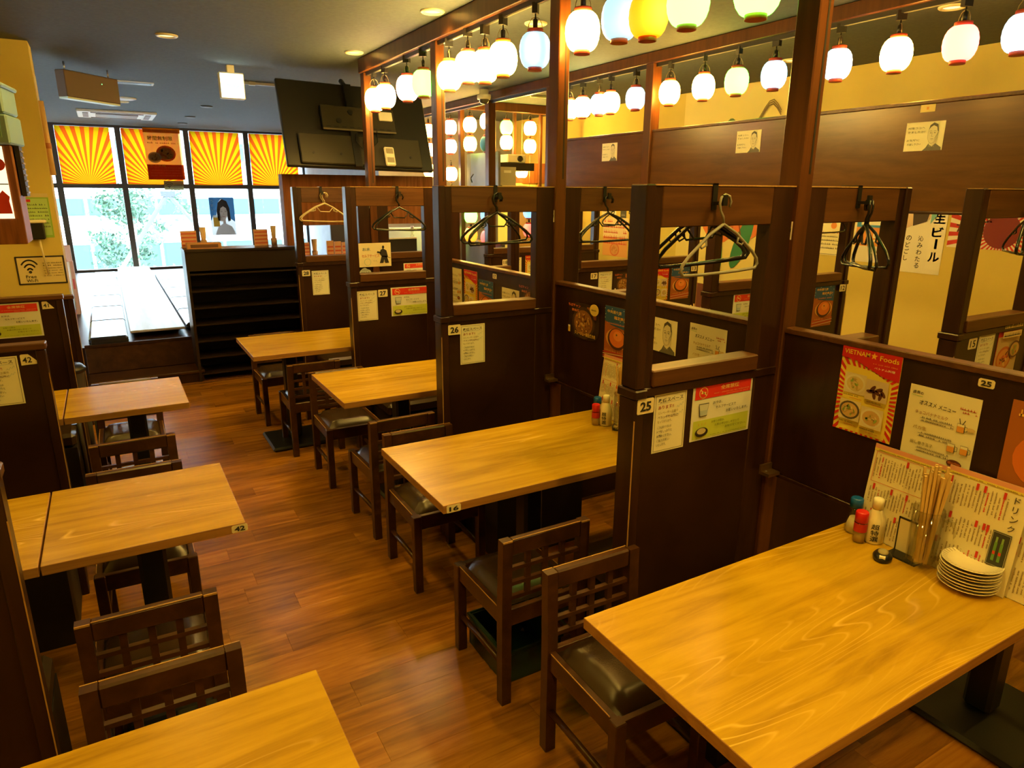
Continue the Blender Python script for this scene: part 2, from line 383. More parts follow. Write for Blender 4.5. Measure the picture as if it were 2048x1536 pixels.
# panels between the first-row booths (open under table height) and the overhead panels of the second row
BN = ['behind the nearest table', 'behind the table numbered 16', 'behind the third table', 'behind the farthest table']
for k in range(4):
    y0, y1 = PY[k]+.045, PY[k+1]-.045
    t = thing('booth_back_panel', 'low dark brown back panel ' + BN[k], 'panel', (B1, (y0+y1)/2, 0), 0, 'back panels of the booths')
    h = (y1-y0)/2; zp = 1.322 if k < 3 else .93
    MB().bbox(-.02, .02, -h, h, .80, zp, .002).build('board', M_PANEL, t)
    MB().bbox(-.026, .026, -h, h, zp, zp+.02, .003).build('cap_rail', M_DARKX, t)
    MB().bbox(-.024, .024, -h, h, .785, .80, .002).build('bottom_rail', M_DARK, t)
    tb = thing('corner_bracket', 'small worn copper bracket at the foot of the panel ' + BN[k], 'bracket', (B1-.055, PY[k+1]-.07, .80))
    MB().box(-.03, .03, -.025, .02, 0, .012).box(-.03, .03, .012, .02, .012, .035).build('plate', M_BRASS, tb)
    MB().lathe([(.004, 0), (.004, .004), (.001, .005)], -.015, 0, .012, 8).build('screw', M_METAL, tb)
HN = ['with the nearest portrait sheet', 'with the second portrait sheet', 'with the third portrait sheet']
for k in range(4):
    y0, y1 = PY[k]+.045 if k else .2, PY[k+1]-.045
    t = thing('overhead_panel', 'long brown panel hung under the second header beam, ' + (HN+[''])[k-1 if k else 3].strip() if k else 'long brown overhead panel nearest the camera', 'panel', (B2, (y0+y1)/2, 0), 0, 'overhead panels of the second row')
    h = (y1-y0)/2
    MB().bbox(-.018, .018, -h, h, 1.705, 2.262, .002).build('board', M_HIGH, t)
    MB().bbox(-.024, .024, -h, h, 2.262, 2.282, .003).build('cap_rail', M_DARKX, t)
    MB().bbox(-.024, .024, -h, h, 1.690, 1.705, .003).build('bottom_rail', M_DARK, t)
# ------------------------------------------------------------------ booth partitions
PTOP, PJ = 1.822, 1.20
def partition(xa, xb, y, end, label, group):
    """wall of a booth from xa to xb in the plane y; the free end post stands at end ('l' or 'r')"""
    t = thing('booth_partition', label, 'partition', ((xa+xb)/2, y, 0), 0, group)
    h = (xb-xa)/2; e = -1 if end == 'l' else 1
    xe0, xe1 = (-h, -h+.075) if e < 0 else (h-.075, h)
    xi0, xi1 = (h-.105, h) if e < 0 else (-h, -h+.105)
    ja, jb = (-h+.036, -h+.071) if e < 0 else (h-.071, h-.036)
    MB().bbox(-h if e < 0 else h-.04, -h+.04 if e < 0 else h, -.04, .04, 0, PJ-.03, .004).build('end_post', M_DARK, t)
    MB().bbox(-h+.002 if e < 0 else h-.038, -h+.038 if e < 0 else h-.002, -.038, .038, PJ, PTOP, .004).build('upper_post', M_DARK, t)
    MB().box(ja, jb, -.028, .028, PJ, PTOP-.005).build('window_jamb', M_DARK, t)
    MB().bbox(xi0, xi1, -.030, .030, 0, PTOP, .004).build('inner_post', M_DARK, t)
    MB().box(-h+.03, h-.03, -.026, .026, .02, PJ-.03).build('lower_board', M_PANEL, t)
    MB().bbox(-h, h, -.033, .033, PJ-.03, PJ, .003).build('joint_rail', M_DARK, t)
    MB().bbox(-h-.006 if e < 0 else h-.046, -h+.046 if e < 0 else h+.006, -.046, .046, PJ-.03, PJ, .004).build('joint_collar', M_DARK, t)
    a, c = (xe1-.004, xi0) if e < 0 else (xi1, xe0+.004)
    MB().bbox(a, c, -.038, .038, PJ, PJ+.055, .004).build('window_sill', M_DARKX, t)
    MB().bbox(a, c, -.03, .03, PTOP-.125, PTOP-.004, .003).build('top_rail', M_DARKX, t)
    MB().box(xe0+.004, xi1 if e < 0 else xe1-.004, -.032, .032, PTOP-.004, PTOP).build('top_cap', M_GOLDEDGE, t) if e < 0 else MB().box(xi0, xe1-.004, -.032, .032, PTOP-.004, PTOP).build('top_cap', M_GOLDEDGE, t)
    x = -h if e < 0 else h
    MB().box(x-.0012, x+.0022, -.0412, -.0385, .25, PJ-.1).build('worn_edge', M_GOLDEDGE, t)
    return t
NEWS = ['the nearest (25) one', 'the second (26) one', 'the third (27) one', 'the farthest (28) one']
NW = ['nearest', 'second', 'third', 'farthest']
for k, y in enumerate(PY[1:]):
    partition(1.362, B1-.032, y, 'l', '%s dark open-window booth partition on the aisle side, tagged %s' % (NW[k], ('25', '26', '27', '28')[k]), 'booth partitions of the first row')
    partition(B1+.032, 2.68, y, 'r', 'dark booth partition behind the back panels, in line with the %s aisle-side partition' % NW[k], 'booth partitions of the second row')
    partition(3.19, B2-.045, y, 'l', 'dark booth partition of the third row, in line with the %s aisle-side partition' % NW[k], 'booth partitions of the third row')
    partition(B2+.045, 4.54, y, 'r', 'dark booth partition under the overhead panels, in line with the %s aisle-side partition' % NW[k], 'booth partitions of the fourth row')
# left-hand low partitions
for k, (y, lab) in enumerate(((1.86, 'low dark partition with a worn edge, nearest on the left'), (3.40, 'low dark partition on the left with a peeling tag 42'), (4.94, 'low dark partition on the left with a smoking ban poster'), (6.10, 'low dark partition standing against the yellow wall'))):
    t = thing('low_partition', lab, 'partition', (-.71, y, 0), 0, 'low partitions on the left')
    zt = (1.155, 1.155, 1.155, 1.00)[k]
    MB().box(-.40, .385, -.022, .022, .02, zt).build('board', M_PANEL, t)
    MB().bbox(.385, .42, -.030, .030, 0, zt, .003).build('end_post', M_DARK, t)
    MB().bbox(-.40, .426, -.034, .034, zt, zt+.028, .004).build('cap_rail', M_DARKX, t)
    MB().box(.4185, .4215, -.031, -.029, .15, zt-.1).build('worn_edge', M_GOLDEDGE, t)
# ------------------------------------------------------------------ raised area by the windows
M_PALE = wood('pale_floor', (.50, .42, .30), (.60, .52, .38), (.66, .58, .44), (9, .8, 9), .3)
struct('floor_raised', MB().box(-1.55, 3.55, 7.42, 14.4, 0, .36), M_DARK)
t = thing('entry_step', 'low brown wooden step in front of the raised seating', 'step', (.155, 7.22, 0))
MB().bbox(-.485, .485, -.17, .17, .085, .11, .004).build('tread', M_CHAIR, t); MB().box(-.475, .475, -.15, .17, 0, .085).build('riser', M_DARK, t)
t = thing('raised_edge_board', 'dark brown edge board of the raised seating', 'edge board', (.155, 7.41, 0))
MB().bbox(-.485, .485, -.012, .012, .11, .385, .004).build('board', M_CHAIR, t); MB().bbox(-.485, .485, -.02, .012, .355, .385, .003).build('nosing', M_DARK, t)
for k in range(6):
    t = thing('seat_cushion', 'black vinyl floor cushion by the left wall, %s from the step' % ORD[k], 'cushion', (-.125, 7.93+k*1.02, .36), 0, 'floor cushions along the left wall')
    MB().bbox(-.165, .165, -.505, .505, 0, .085, .022).build('pad', M_BLACKLEATHER, t)
    MB().box(-.167, .167, -.5, .5, .038, .044).build('piping', M_BLACK, t)
for k in range(5):
    t = thing('seat_cushion', 'black vinyl floor cushion beside the shoe locker side, %s from the step' % ORD[k], 'cushion', (.70, 8.35+k*1.02, .36), 0, 'floor cushions on the right of the walkway')
    MB().bbox(-.11, .11, -.505, .505, 0, .085, .022).build('pad', M_BLACKLEATHER, t)
    MB().box(-.112, .112, -.5, .5, .038, .044).build('piping', M_BLACK, t)
t = thing('low_table', 'long pale low table between the floor cushions', 'table', (.315, 11.0, .36))
MB().bbox(-.25, .25, -3.3, 3.3, .05, .075, .004).build('table_top', M_PALE, t)
for sy in (-3.0, 0, 3.0): MB().box(-.2, .2, sy-.04, sy+.04, 0, .05).build('foot', M_DARK, t)
# shoe locker
t = thing('shoe_locker', 'dark open shoe locker with six shelves beside the step', 'locker', (1.12, 7.05, 0))
M_LOCK = P((.020, .012, .010), .32, name='locker_brown')
for sx in (-1, 1): MB().box(sx*.52-.012, sx*.52+.012, 0, .36, 0, 1.235).build('side_panel', M_LOCK, t)
MB().box(-.508, .508, .34, .36, 0, 1.235).build('back_panel', M_VOID, t)
MB().bbox(-.535, .535, -.012, .365, 1.235, 1.258, .003).build('top_board', M_LOCK, t)
MB().box(-.508, .508, 0, .02, 1.06, 1.235).build('fascia', M_LOCK, t)
for k in range(7): MB().box(-.508, .508, .005, .34, .06+k*.16, .075+k*.16).build('shelf', M_LOCK, t)
# header wall and counter wall beyond booth 28
t = thing('header_wall', 'reddish wood grain header over the serving hatch', 'panel', (2.32, 7.1, 0))
MB().box(-.79, .79, 0, .16, 1.455, 1.945).build('header_board', M_HEADER, t)
MB().box(-.79, -.66, 0, .16, 1.262, 1.455).build('side_post', M_HEADER, t)
MB().box(-.66, .79, .0, .16, 0, 1.085).build('low_board', M_PANEL, t)
MB().box(-.67, .80, -.02, .45, 1.085, 1.11).build('counter_top', M_PALE, t)
MB().box(.70, .76, .02, .14, 1.11, 1.455).build('pale_post', wood('pale_post', (.5, .33, .14), (.58, .4, .18), (.62, .45, .22), (14, 14, 1), .5), t)
t = thing('counter_board', 'dark board standing on the serving hatch counter', 'board', (2.72, 7.30, 1.11))
MB().box(-.25, .27, 0, .03, 0, .17).build('board', M_VOID, t); MB().box(-.25, .27, -.01, .03, .17, .185).build('edge', M_CREAM, t)
# ------------------------------------------------------------------ outside
M_FAC = mottled('white_facade', (.80, .80, .80), (.86, .86, .85), .3, .8, .02)
t = thing('white_building', 'white office building with blue glazed bands across the street', 'building', (4, 42, 0))
MB().box(-30, 30, 0, 6, -9, 14).build('wall', M_FAC, t)
M_BW = P((.020, .066, .085), .6, name='blue_glass')
for z0, z1 in ((.45, 1.30), (-2.6, -1.0), (3.2, 4.2)):
    for k in range(18):
        f = MB().box(-14.3+k*1.6, -12.85+k*1.6, -.12, 0, z0, z1).build('window', M_FRAME if False else M_BW, t)
        MB().box(-14.2+k*1.6, -12.95+k*1.6, -.14, -.12, z0+.06, z1-.06).build('pane', M_BW, f)
struct('street', MB().box(-40, 40, 15, 60, -9.2, -9), P((.4, .4, .4), .9, name='asphalt'))
t = thing('street_tree', 'leafy pale green tree outside the windows', 'tree', (.55, 21, -9))
MB().tube([(0, 0, 0), (.1, 0, 4), (-.05, 0, 8), (.1, 0, 10.3)], [.22, .17, .12, .05], 10).build('trunk', P((.2, .16, .12), .9, name='bark', bump=.6), t)
b = MB(); rt = random.Random(11)
cl = [(rt.gauss(0, .42), rt.gauss(0, .4), rt.uniform(-1.7, 1.4)) for _ in range(46)]
for k in range(4600):
    c_ = cl[rt.randrange(46)]; x, y, z = c_[0]+rt.gauss(0, .15), c_[1]+rt.gauss(0, .15), c_[2]+rt.gauss(0, .10)
    a = rt.uniform(.04, .085); d = Vector((rt.uniform(-1, 1), rt.uniform(-1, 1), rt.uniform(-1, 1))).normalized(); e = d.orthogonal().normalized()*a*.6; p = Vector((x*1.0, y, 9.4+z*.95))
    b.poly([p-d*a, p+e, p+d*a, p-e])
tr = bpy.data.materials.new('leaf_green'); tr.use_nodes = True; q = tr.node_tree.nodes['Principled BSDF']; q.inputs['Base Color'].default_value = (.045, .10, .06, 1); q.inputs['Roughness'].default_value = .6
b.build('foliage', tr, t, recalc=False)['kind'] = 'stuff'
t = thing('steel_brace', 'white steel A-shaped brace standing outside the windows', 'brace', (1.23, 17, 1.70))
M_STEEL = P((.06, .065, .075), .6, name='painted_steel')
for dx, dz in ((-1.75, -2.55), (1.55, -2.1)): MB().tube([(0, 0, 0), (dx, 0, dz)], .05, 6, smooth=False).build('strut', M_STEEL, t)
MB().box(-.14, .14, -.05, .05, -.06, .05).build('gusset', M_STEEL, t)
# ------------------------------------------------------------------ chairs
def make_chair():
    t = thing('lattice_chair', '', 'chair')
    for sx in (-1, 1):
        x0, x1 = sx*.18-.019, sx*.18+.019
        x0 -= sx*.019; x1 -= sx*.019
        MB().bbox(x0, x1, .159, .197, 0, .385, .003).build('front_leg', M_CHAIR, t)
        b = MB()
        sec = [(-.197, -.159, 0), (-.197, -.159, .40), (-.203, -.169, .66)]
        for (a0, a1, z0), (b0, b1, z1) in zip(sec, sec[1:]):
            v = [(x0, a0, z0), (x1, a0, z0), (x1, a1, z0), (x0, a1, z0), (x0, b0, z1), (x1, b0, z1), (x1, b1, z1), (x0, b1, z1)]
            vs_ = [b.bm.verts.new(p) for p in v]
            for q in ((0,1,5,4),(1,2,6,5),(2,3,7,6),(3,0,4,7)): b._f([vs_[i] for i in q])
            if z0 == 0: b._f([vs_[i] for i in (3,2,1,0)])
            else: b._f([vs_[i] for i in (4,5,6,7)])
        b.build('rear_post', M_CHAIR, t)
        MB().bbox(sx*.161-.011, sx*.161+.011, -.165, .165, .318, .385, .002).build('side_rail', M_CHAIR, t)
        MB().tube([(sx*.161, -.165, .155), (sx*.161, .165, .155)], .011, 8).build('stretcher', M_CHAIR, t)
        MB().box(sx*.172-.0012, sx*.172+.0012, -.15, .155, .3835, .3865).build('worn_edge', M_GOLDEDGE, t)
    MB().bbox(-.15, .15, .168, .19, .318, .385, .002).build('front_rail', M_CHAIR, t)
    MB().bbox(-.15, .15, -.19, -.168, .318, .385, .002).build('rear_rail', M_CHAIR, t)
    # domed seat pad
    b = MB(); n = 10; g = []
    for i in range(n+1):
        row = []
        for j in range(n+1):
            u, v = -1+2*i/n, -1+2*j/n
            row.append(b.bm.verts.new((u*.150, v*.160+.004, .378+.040*((1-u**10)*(1-v**10))**.5+.006*(1-u*u)*(1-v*v))))
        g.append(row)
    for i in range(n):
        for j in range(n):
            f = b._f([g[i][j], g[i+1][j], g[i+1][j+1], g[i][j+1]]); f.smooth = True
    b.build('seat_pad', M_LEATHER, t)
    MB().bbox(-.144, .144, -.200, -.172, .598, .662, .006).build('top_rail', M_CHAIR, t)
    MB().box(-.140, .140, -.2005, -.1975, .6600, .6626).build('worn_edge', M_GOLDEDGE, t)
    for x in (-.072, 0, .072): MB().box(x-.010, x+.010, -.192, -.178, .43, .60).build('slat', M_CHAIR, t)
    for z in (.545, .487, .432): MB().box(-.144, .144, -.193, -.176, z-.007, z+.007).build('cross_bar', M_CHAIR, t)
    for sx in (-1, 1): MB().box(sx*.161-.0185, sx*.161+.0185, -.2040, -.2005, .655, .6608).build('worn_tip', M_GOLDEDGE, t)
    return t
CH = make_chair()
CHS = [((1.192, 2.00), 0, 'lattice-back chair with a basket under it, pushed toward table 16'),
       ((1.212, 1.385), math.pi, 'nearest lattice-back chair, its brown seat showing beside the nearest table'),
       ((1.200, 2.815), math.pi, 'lattice-back chair behind table 16, its seat under the numbered corner'),
       ((1.200, 3.405), 0, 'lattice-back chair back to back with the one at table 16'),
       ((1.178, 4.155), math.pi, 'lattice-back chair on the far side of the third table'),
       ((1.106, 4.805), 0, 'lattice-back chair in front of the farthest table of the first row'),
       ((1.06, 5.575), math.pi, 'lattice-back chair beyond the farthest table, next to the shoe locker'),
       ((-.037, 2.165), 0, 'lattice-back chair on the left pulled up to table 42'),
       ((-.024, 1.49), math.pi, 'lattice-back chair on the left behind the nearest table corner'),
       ((-.03, 3.705), 0, 'lattice-back chair on the left in front of the table by the partition 42'),
       ((-.035, 2.945), math.pi, 'lattice-back chair tucked under the far side of table 42'),
       ((-.03, 4.515), math.pi, 'lattice-back chair on the left beyond the farthest left table')]
for i, ((x, y), rz, lab) in enumerate(CHS):
    if i == 0: CH.location = (x, y, 0); CH.rotation_euler = (0, 0, rz); tag(CH, lab, None, 'lattice-back chairs')
    else: dup(CH, lab, (x, y, 0), rz+(.02 if i % 3 == 0 else -.015), 'lattice-back chairs')
# ------------------------------------------------------------------ tables
ZT = .74
def table(x0, x1, y0, y1, stems, label, group, plate=(.30, .40)):
    t = thing('dining_table', label, 'table', ((x0+x1)/2, (y0+y1)/2, 0), 0, group)
    hx, hy = (x1-x0)/2, (y1-y0)/2
    b = MB().bbox(-hx, hx, -hy, hy, ZT-.032, ZT, .0015, 0); 
    for f in b.bm.faces:
        if f.normal.z < .5 if f.normal.length else False: pass
    bmesh.ops.recalc_face_normals(b.bm, faces=b.bm.faces[:])
    for f in b.bm.faces: f.material_index = 0 if f.normal.z > .9 else 1
    b.build('tabletop', [M_TABLE, M_TEDGE], t)
    for sx in stems:
        MB().bbox(sx-.045, sx+.045, -.045, .045, .03, ZT-.045, .012).build('stem', M_IRON, t)
        MB().box(sx-.16, sx+.16, -hy*.6, hy*.6, ZT-.045, ZT-.032).build('mounting_plate', M_IRON, t)
        MB().bbox(sx-plate[0]/2, sx+plate[0]/2, -plate[1]/2, plate[1]/2, 0, .028, .012).build('base_plate', M_IRON, t)
    return t
GR = 'wood-top tables along the right side of the aisle'
T25 = table(.934, 2.025, .645, 1.234, (0.0,), 'nearest wood-top table, set with bottles, chopsticks and plates', GR)
T16 = table(.888, 2.025, 2.003, 2.639, (-.02,), 'wood-top table with the number 16 on its corner', GR)
T3 = table(.940, 2.025, 3.345, 4.005, (-.11,), 'third wood-top table on the right, beside partition 26', GR, (.28, .34))
T4 = table(.720, 2.025, 4.63, 5.32, (-.355,), 'farthest wood-top table on the right, catching window glare', GR, (.40, .42))
GL = 'wood-top tables along the left side of the aisle'
L42 = table(-.298, .269, 2.215, 2.806, (0.0,), 'wood-top table on the left with the number 42 on its corner', GL)
L2 = table(-.298, .249, 3.75, 4.33, (0.03,), 'farthest wood-top table on the left, glossy with window light', GL)
L0 = table(-.45, .283, .78, 1.376, (0.08,), 'wood-top table at the bottom left corner of the picture', GL)
for k, (y0, y1, nm) in enumerate(((2.215, 2.806, 'table 42'), (3.75, 4.33, 'the farthest left table'))):
    table(-1.05, -.304, y0, y1, (0.0,), 'wall-side table leaf joined to ' + nm, 'wall-side tables on the left')
for k in range(4):
    yc = (PY[k]+PY[k+1])/2 if k else .93
    table(2.095, 2.90, yc-.31, yc+.31, (.0,), 'wood-top table behind the back panel, %s from the camera' % ORD[k], 'tables of the second booth row', (.44, .44))
    table(3.15, 3.88, yc-.31, yc+.31, (.0,), 'wood-top table under the overhead panels, %s from the camera' % ORD[k], 'tables of the third booth row', (.44, .44))
# ------------------------------------------------------------------ benches fixed along the partitions
def bench(x0, x1, y0, y1, label, group):
    t = thing('booth_bench', label, 'bench', ((x0+x1)/2, (y0+y1)/2, 0), 0, group)
    hx, hy = (x1-x0)/2, (y1-y0)/2
    MB().box(-hx+.02, hx, -hy, hy, 0, .34).build('base_box', M_VOID, t)
    MB().bbox(-hx, hx, -hy, hy, .34, .425, .02).build('seat_pad', M_LEATHER, t)
for k, y in enumerate(PY[1:]):
    if k < 4: bench(1.46, 1.99, y-.40, y-.03, 'brown vinyl bench on the near side of the %s aisle-side partition' % NW[k], 'benches of the first row')
    if k < 3: bench(1.46, 1.99, y+.03, y+.40, 'brown vinyl bench on the window side of the %s aisle-side partition' % NW[k], 'benches of the first row')
for k, (y, s) in enumerate(((1.86, 1), (3.40, -1), (3.40, 1), (4.94, -1), (4.94, 1))):
    a, b_ = (y+.025, y+.42) if s > 0 else (y-.42, y-.025)
    bench(-1.10, -.32, a, b_, 'brown bench on the %s side of the %s low partition on the left' % ('window' if s > 0 else 'camera', {1.86: 'nearest', 3.40: 'second', 4.94: 'third'}[y]), 'benches on the left')
# dark-green storage basket under the chair
t = thing('storage_basket', 'dark green plastic basket under the chair at table 16', 'basket', (1.20, 2.04, 0)); t.scale = (.94, .94, 1)
b = MB(); b.prism([(-.13, -.15), (.13, -.15), (.13, .15), (-.13, .15)], .004, .012)
for a, c, d, e in ((-.135, -.125, -.155, .155), (.125, .135, -.155, .155), (-.135, .135, -.155, -.145), (-.135, .135, .145, .155)): b.box(a, c, d, e, .004, .14)
b.build('body', P((.008, .03, .022), .3, name='green_plastic'), t)
MB().bbox(-.145, .145, -.165, -.150, .125, .145, .004).bbox(-.145, .145, .150, .165, .125, .145, .004).bbox(-.145, -.130, -.16, .16, .125, .145, .004).bbox(.130, .145, -.16, .16, .125, .145, .004).build('rim', P((.008, .03, .022), .3), t)
# grey stand and waste bin by the yellow wall
t = thing('waste_bin', 'black waste bin in front of the yellow wall', 'bin', (-.40, 5.6, 0))
MB().lathe([(.10, 0), (.13, .55), (.135, .56)], n=24).build('drum', P((.08, .08, .085), .4, .3), t); MB().lathe([(.137, .555), (.14, .575), (.12, .60), (.05, .61)], n=24).build('liner_rim', M_BLACK, t)
t = thing('umbrella_stand', 'grey metal umbrella stand beside the farthest left table', 'stand', (-.265, 4.76, 0))
for k in range(5): MB().tube([(.05*math.cos(k*1.257), .05*math.sin(k*1.257), .01), (.05*math.cos(k*1.257), .05*math.sin(k*1.257), .62)], .012, 6).build('rod', P((.2, .2, .21), .35, .6), t)
MB().lathe([(.075, 0), (.075, .03), (.06, .035)], n=16).build('foot', M_IRON, t); MB().tube([(.062*math.cos(a*.4), .062*math.sin(a*.4), .6) for a in range(16)], .008, 6, closed=True).build('ring', M_METAL, t)
# ------------------------------------------------------------------ paper lanterns
LS = 10.0   # lamp strength behind the paper
COL = {'warm white': ((1.0, .60, .10), 5.0*LS), 'white': ((1.0, .72, .22), 5.0*LS), 'yellow': ((1.0, .26, .002), 1.5), 'green': ((.09, 1.0, .05), 8.0), 'pink': ((1.0, .36, .20), 4.0*LS),
       'red': ((1.0, .09, .07), 6.0), 'light blue': ((.26, .70, 1.0), 1.35), 'cool white': ((.42, .80, 1.0), 1.5), 'blue': ((.12, .45, 1.0), 1.1), 'orange': ((1.0, .50, .07), 5.0*LS), 'lime': ((.70, 1.0, .10), 12.0), 'deep red': ((1.0, .08, .07), 1.6), 'unlit teal': ((.10, .32, .30), 0.0)}
LM = {}
for k, (c, s_) in COL.items():
    if s_:
        m, t, b = mat('lantern_' + k.replace(' ', '_')); b.inputs['Base Color'].default_value = (*[.5+.4*q for q in c], 1)
        b.inputs['Emission Color'].default_value = (*c, 1); b.inputs['Emission Strength'].default_value = s_; b.inputs['Roughness'].default_value = .8
        LM[k] = m
    else: LM[k] = P(c, .7, name='lantern_teal_paper')
M_LRING = P((.45, .06, .03), .5, name='lantern_red_ring'); M_LORG = P((.55, .16, .03), .5, name='lantern_orange_ring'); M_LBLK = P((.02, .018, .016), .5, name='lantern_black_ring')
M_WIRE = P((.35, .28, .16), .4, .6, name='lantern_wire')
def lantern_body():
    b = MB(); prof = []; n = 15
    for i in range(n+1):
        a = -1.12+2.24*i/n
        r = .0825*math.cos(a)**.62; z = .0825*math.sin(a)/math.sin(1.12)*.98
        prof.append((r*(1.0 if i % 2 else .985), z))
    return b.lathe(prof, n=20, cap=True)
_lb = {}
def lantern(x, y, z, col, label, group, ring=None, rail=None, rot=0):
    t = thing('paper_lantern', label, 'lantern', (x, y, z), rot, group)
    if not _lb:
        o = lantern_body().build('paper_shade', LM[col], t); _lb['shade'] = o.data
        r = MB().lathe([(.040, .078), (.042, .079), (.042, .100), (.040, .101)], n=16, cap=True).build('top_ring', M_LRING, t); _lb['ring'] = r.data
        r = MB().lathe([(.036, -.099), (.038, -.098), (.038, -.080), (.036, -.079)], n=16).build('bottom_ring', M_LRING, t); _lb['ring2'] = r.data
        h = MB().tube([(-.038, 0, .098), (-.034, 0, .125), (-.02, 0, .15), (0, 0, .158), (.02, 0, .15), (.034, 0, .125), (.038, 0, .098)], .0022, 5).build('wire_loop', M_WIRE, t); _lb['loop'] = h.data
        c = MB().lathe([(.013, .10), (.013, .145), (.006, .15), (.004, .16), (.004, .172)], n=10).build('socket', M_RAIL, t); _lb['socket'] = c.data
        a = MB().box(-.014, .014, -.025, .025, .172, .222).build('rail_adapter', M_RAIL, t); _lb['adapter'] = a.data
    else:
        for nm, key in (('paper_shade', 'shade'), ('top_ring', 'ring'), ('bottom_ring', 'ring2'), ('wire_loop', 'loop'), ('socket', 'socket'), ('rail_adapter', 'adapter')):
            if key == 'adapter' and not rail: continue
            o = link(nm, _lb[key], t)
            if key == 'shade': o.material_slots[0].link = 'OBJECT'; o.material_slots[0].material = LM[col]
            if key in ('ring', 'ring2') and ring: o.material_slots[0].link = 'OBJECT'; o.material_slots[0].material = ring
    return t
RA = [(5.81, 2.511, 'warm white'), (5.561, 2.512, 'white'), (5.092, 2.518, 'pink'), (4.79, 2.515, 'green'), (4.363, 2.510, 'warm white'), (4.095, 2.525, 'white'), (3.872, 2.498, 'warm white'), (3.655, 2.508, 'orange'),
      (3.315, 2.499, 'light blue'), (2.894, 2.515, 'orange'), (2.616, 2.518, 'light blue'), (2.428, 2.495, 'yellow'), (2.199, 2.497, 'green'), (1.859, 2.47, 'green'), (1.2, 2.50, 'warm white'), (.75, 2.50, 'white')]
for i, (y, z, c) in enumerate(RA):
    lantern(B1, y, z+.005, c, '%s paper lantern on the first rail, %s from the television end' % (c, (ORD+['sixteenth'])[i]), 'lanterns on the first rail', rail=True, rot=.3*i, ring=M_LORG if i % 3 == 1 else None)
RB = [(5.72, 'lime'), (5.511, 'yellow'), (5.261, 'light blue'), (5.096, 'warm white'), (4.763, 'cool white'), (4.356, 'orange'), (3.996, 'warm white'), (3.681, 'green'), (3.364, 'cool white'), (2.898, 'cool white'), (2.533, 'orange'), (2.192, 'red'), (1.909, 'cool white'), (1.5, 'warm white'), (1.1, 'green')]
for i, (y, c) in enumerate(RB):
    lantern(B2, y, 2.543, ('white' if c == 'yellow' else c), '%s paper lantern on the second rail, %s from the far end' % ('white' if c == 'yellow' else c, ORD[i]), 'lanterns on the second rail', rail=True, rot=.4*i)
# strings of lanterns in the frame past the last booth
RF = [(3.95, 9.106, (('warm white', 2.576), ('pink', 2.332), ('orange', 2.06))), (3.95, 8.41, (('pink', 2.573), ('cool white', 2.343), ('warm white', 2.006), ('white', 1.735), ('deep red', 1.493), ('lime', 1.268))),
      (3.95, 7.855, (('warm white', 2.562), ('lime', 2.345), ('green', 1.497), ('yellow', 1.267))), (3.95, 7.42, (('orange', 2.569), ('unlit teal', 2.322), ('blue', 1.524), ('deep red', 1.257))),
      (4.54, 8.0, (('green', 2.571), ('warm white', 2.392))), (4.89, 8.0, (('warm white', 2.575), ('orange', 2.356), ('blue', 1.537), ('deep red', 1.297))), (4.78, 8.02, (('warm white', 2.05),))]
WH = ['top', 'second', 'third', 'fourth', 'fifth', 'lowest']
for k, (x, y, L) in enumerate(RF):
    for j, (c, z) in enumerate(L):
        lantern(x, y, z, c, '%s paper lantern on the %s hanging string past the booths, %s on it' % (c, ORD[k], WH[j]), 'lanterns on the far strings', rot=k)
    w = MB().tube([(x, y, L[-1][1]+.15), (x, y, 2.76)], .003, 5).build('lantern_cord', M_WIRE); tag(w, 'thin cord of the %s hanging lantern string past the booths' % ORD[k], 'cord', 'cords of the far lanterns')
# frame and grey walls behind those strings
for k, (y, z0, z1) in enumerate(((8.17, 0, 2.775), (8.75, 0, 2.775))):
    t = thing('wooden_post', 'thin post in the lantern frame past the booths, %s one' % ORD[k], 'post', (3.988, y, 0), 0, 'posts of the far lantern frame'); MB().bbox(-.03, .03, -.03, .03, z0, z1, .003).build('shaft', M_POST, t)
for k, x in enumerate((4.40, 4.70, 5.10, 5.45)):
    t = thing('wooden_post', 'thin post in the cross frame by the yellow wall, %s one' % ORD[k], 'post', (x, 8.08, 0), 0, 'posts of the far cross frame'); MB().bbox(-.02, .02, -.02, .02, 0, 2.755, .003).build('shaft', M_POST, t)
t = thing('grey_door_panel', 'grey panel with a handle behind the far lantern strings', 'panel', (4.04, 7.73, 0)); MB().box(0, .03, -.42, .40, 1.80, 2.24).build('board', M_GREYWALL, t); MB().tube([(-.02, .22, 1.9), (-.05, .2, 1.95), (-.02, .18, 2.0)], .008, 6).build('handle', M_BLACK, t)
t = thing('grey_counter_front', 'long grey counter front below the far lantern strings', 'counter', (4.05, 8.2, 0)); MB().box(0, .05, -.95, 1.2, 0, 1.18).build('board', M_GREYWALL, t); MB().box(-.02, .07, -.96, 1.21, 1.18, 1.20).build('top_edge', M_METAL, t)
sh = Sheet(.16, .20, (.6, .58, .55)); sh.up(); [sh.rect(.01, .02+k*.03, .15, .035+k*.03, (.35, .34, .36)) for k in range(5)]
sh.build('paper_sheet', (4.045, 7.53, .98), '-x', 'crumpled silver paper taped to the grey counter front', 'paper')
t = thing('grey_low_wall', 'pale grey low wall seen through the window of partition 27', 'wall panel', (3.60, 8.9, 0)); MB().box(-.35, .28, 0, .05, 0, 1.30).build('board', P((.42, .44, .50), .5), t); MB().box(-.35, .28, -.01, .06, 1.30, 1.315).build('edge', M_WHITE, t)
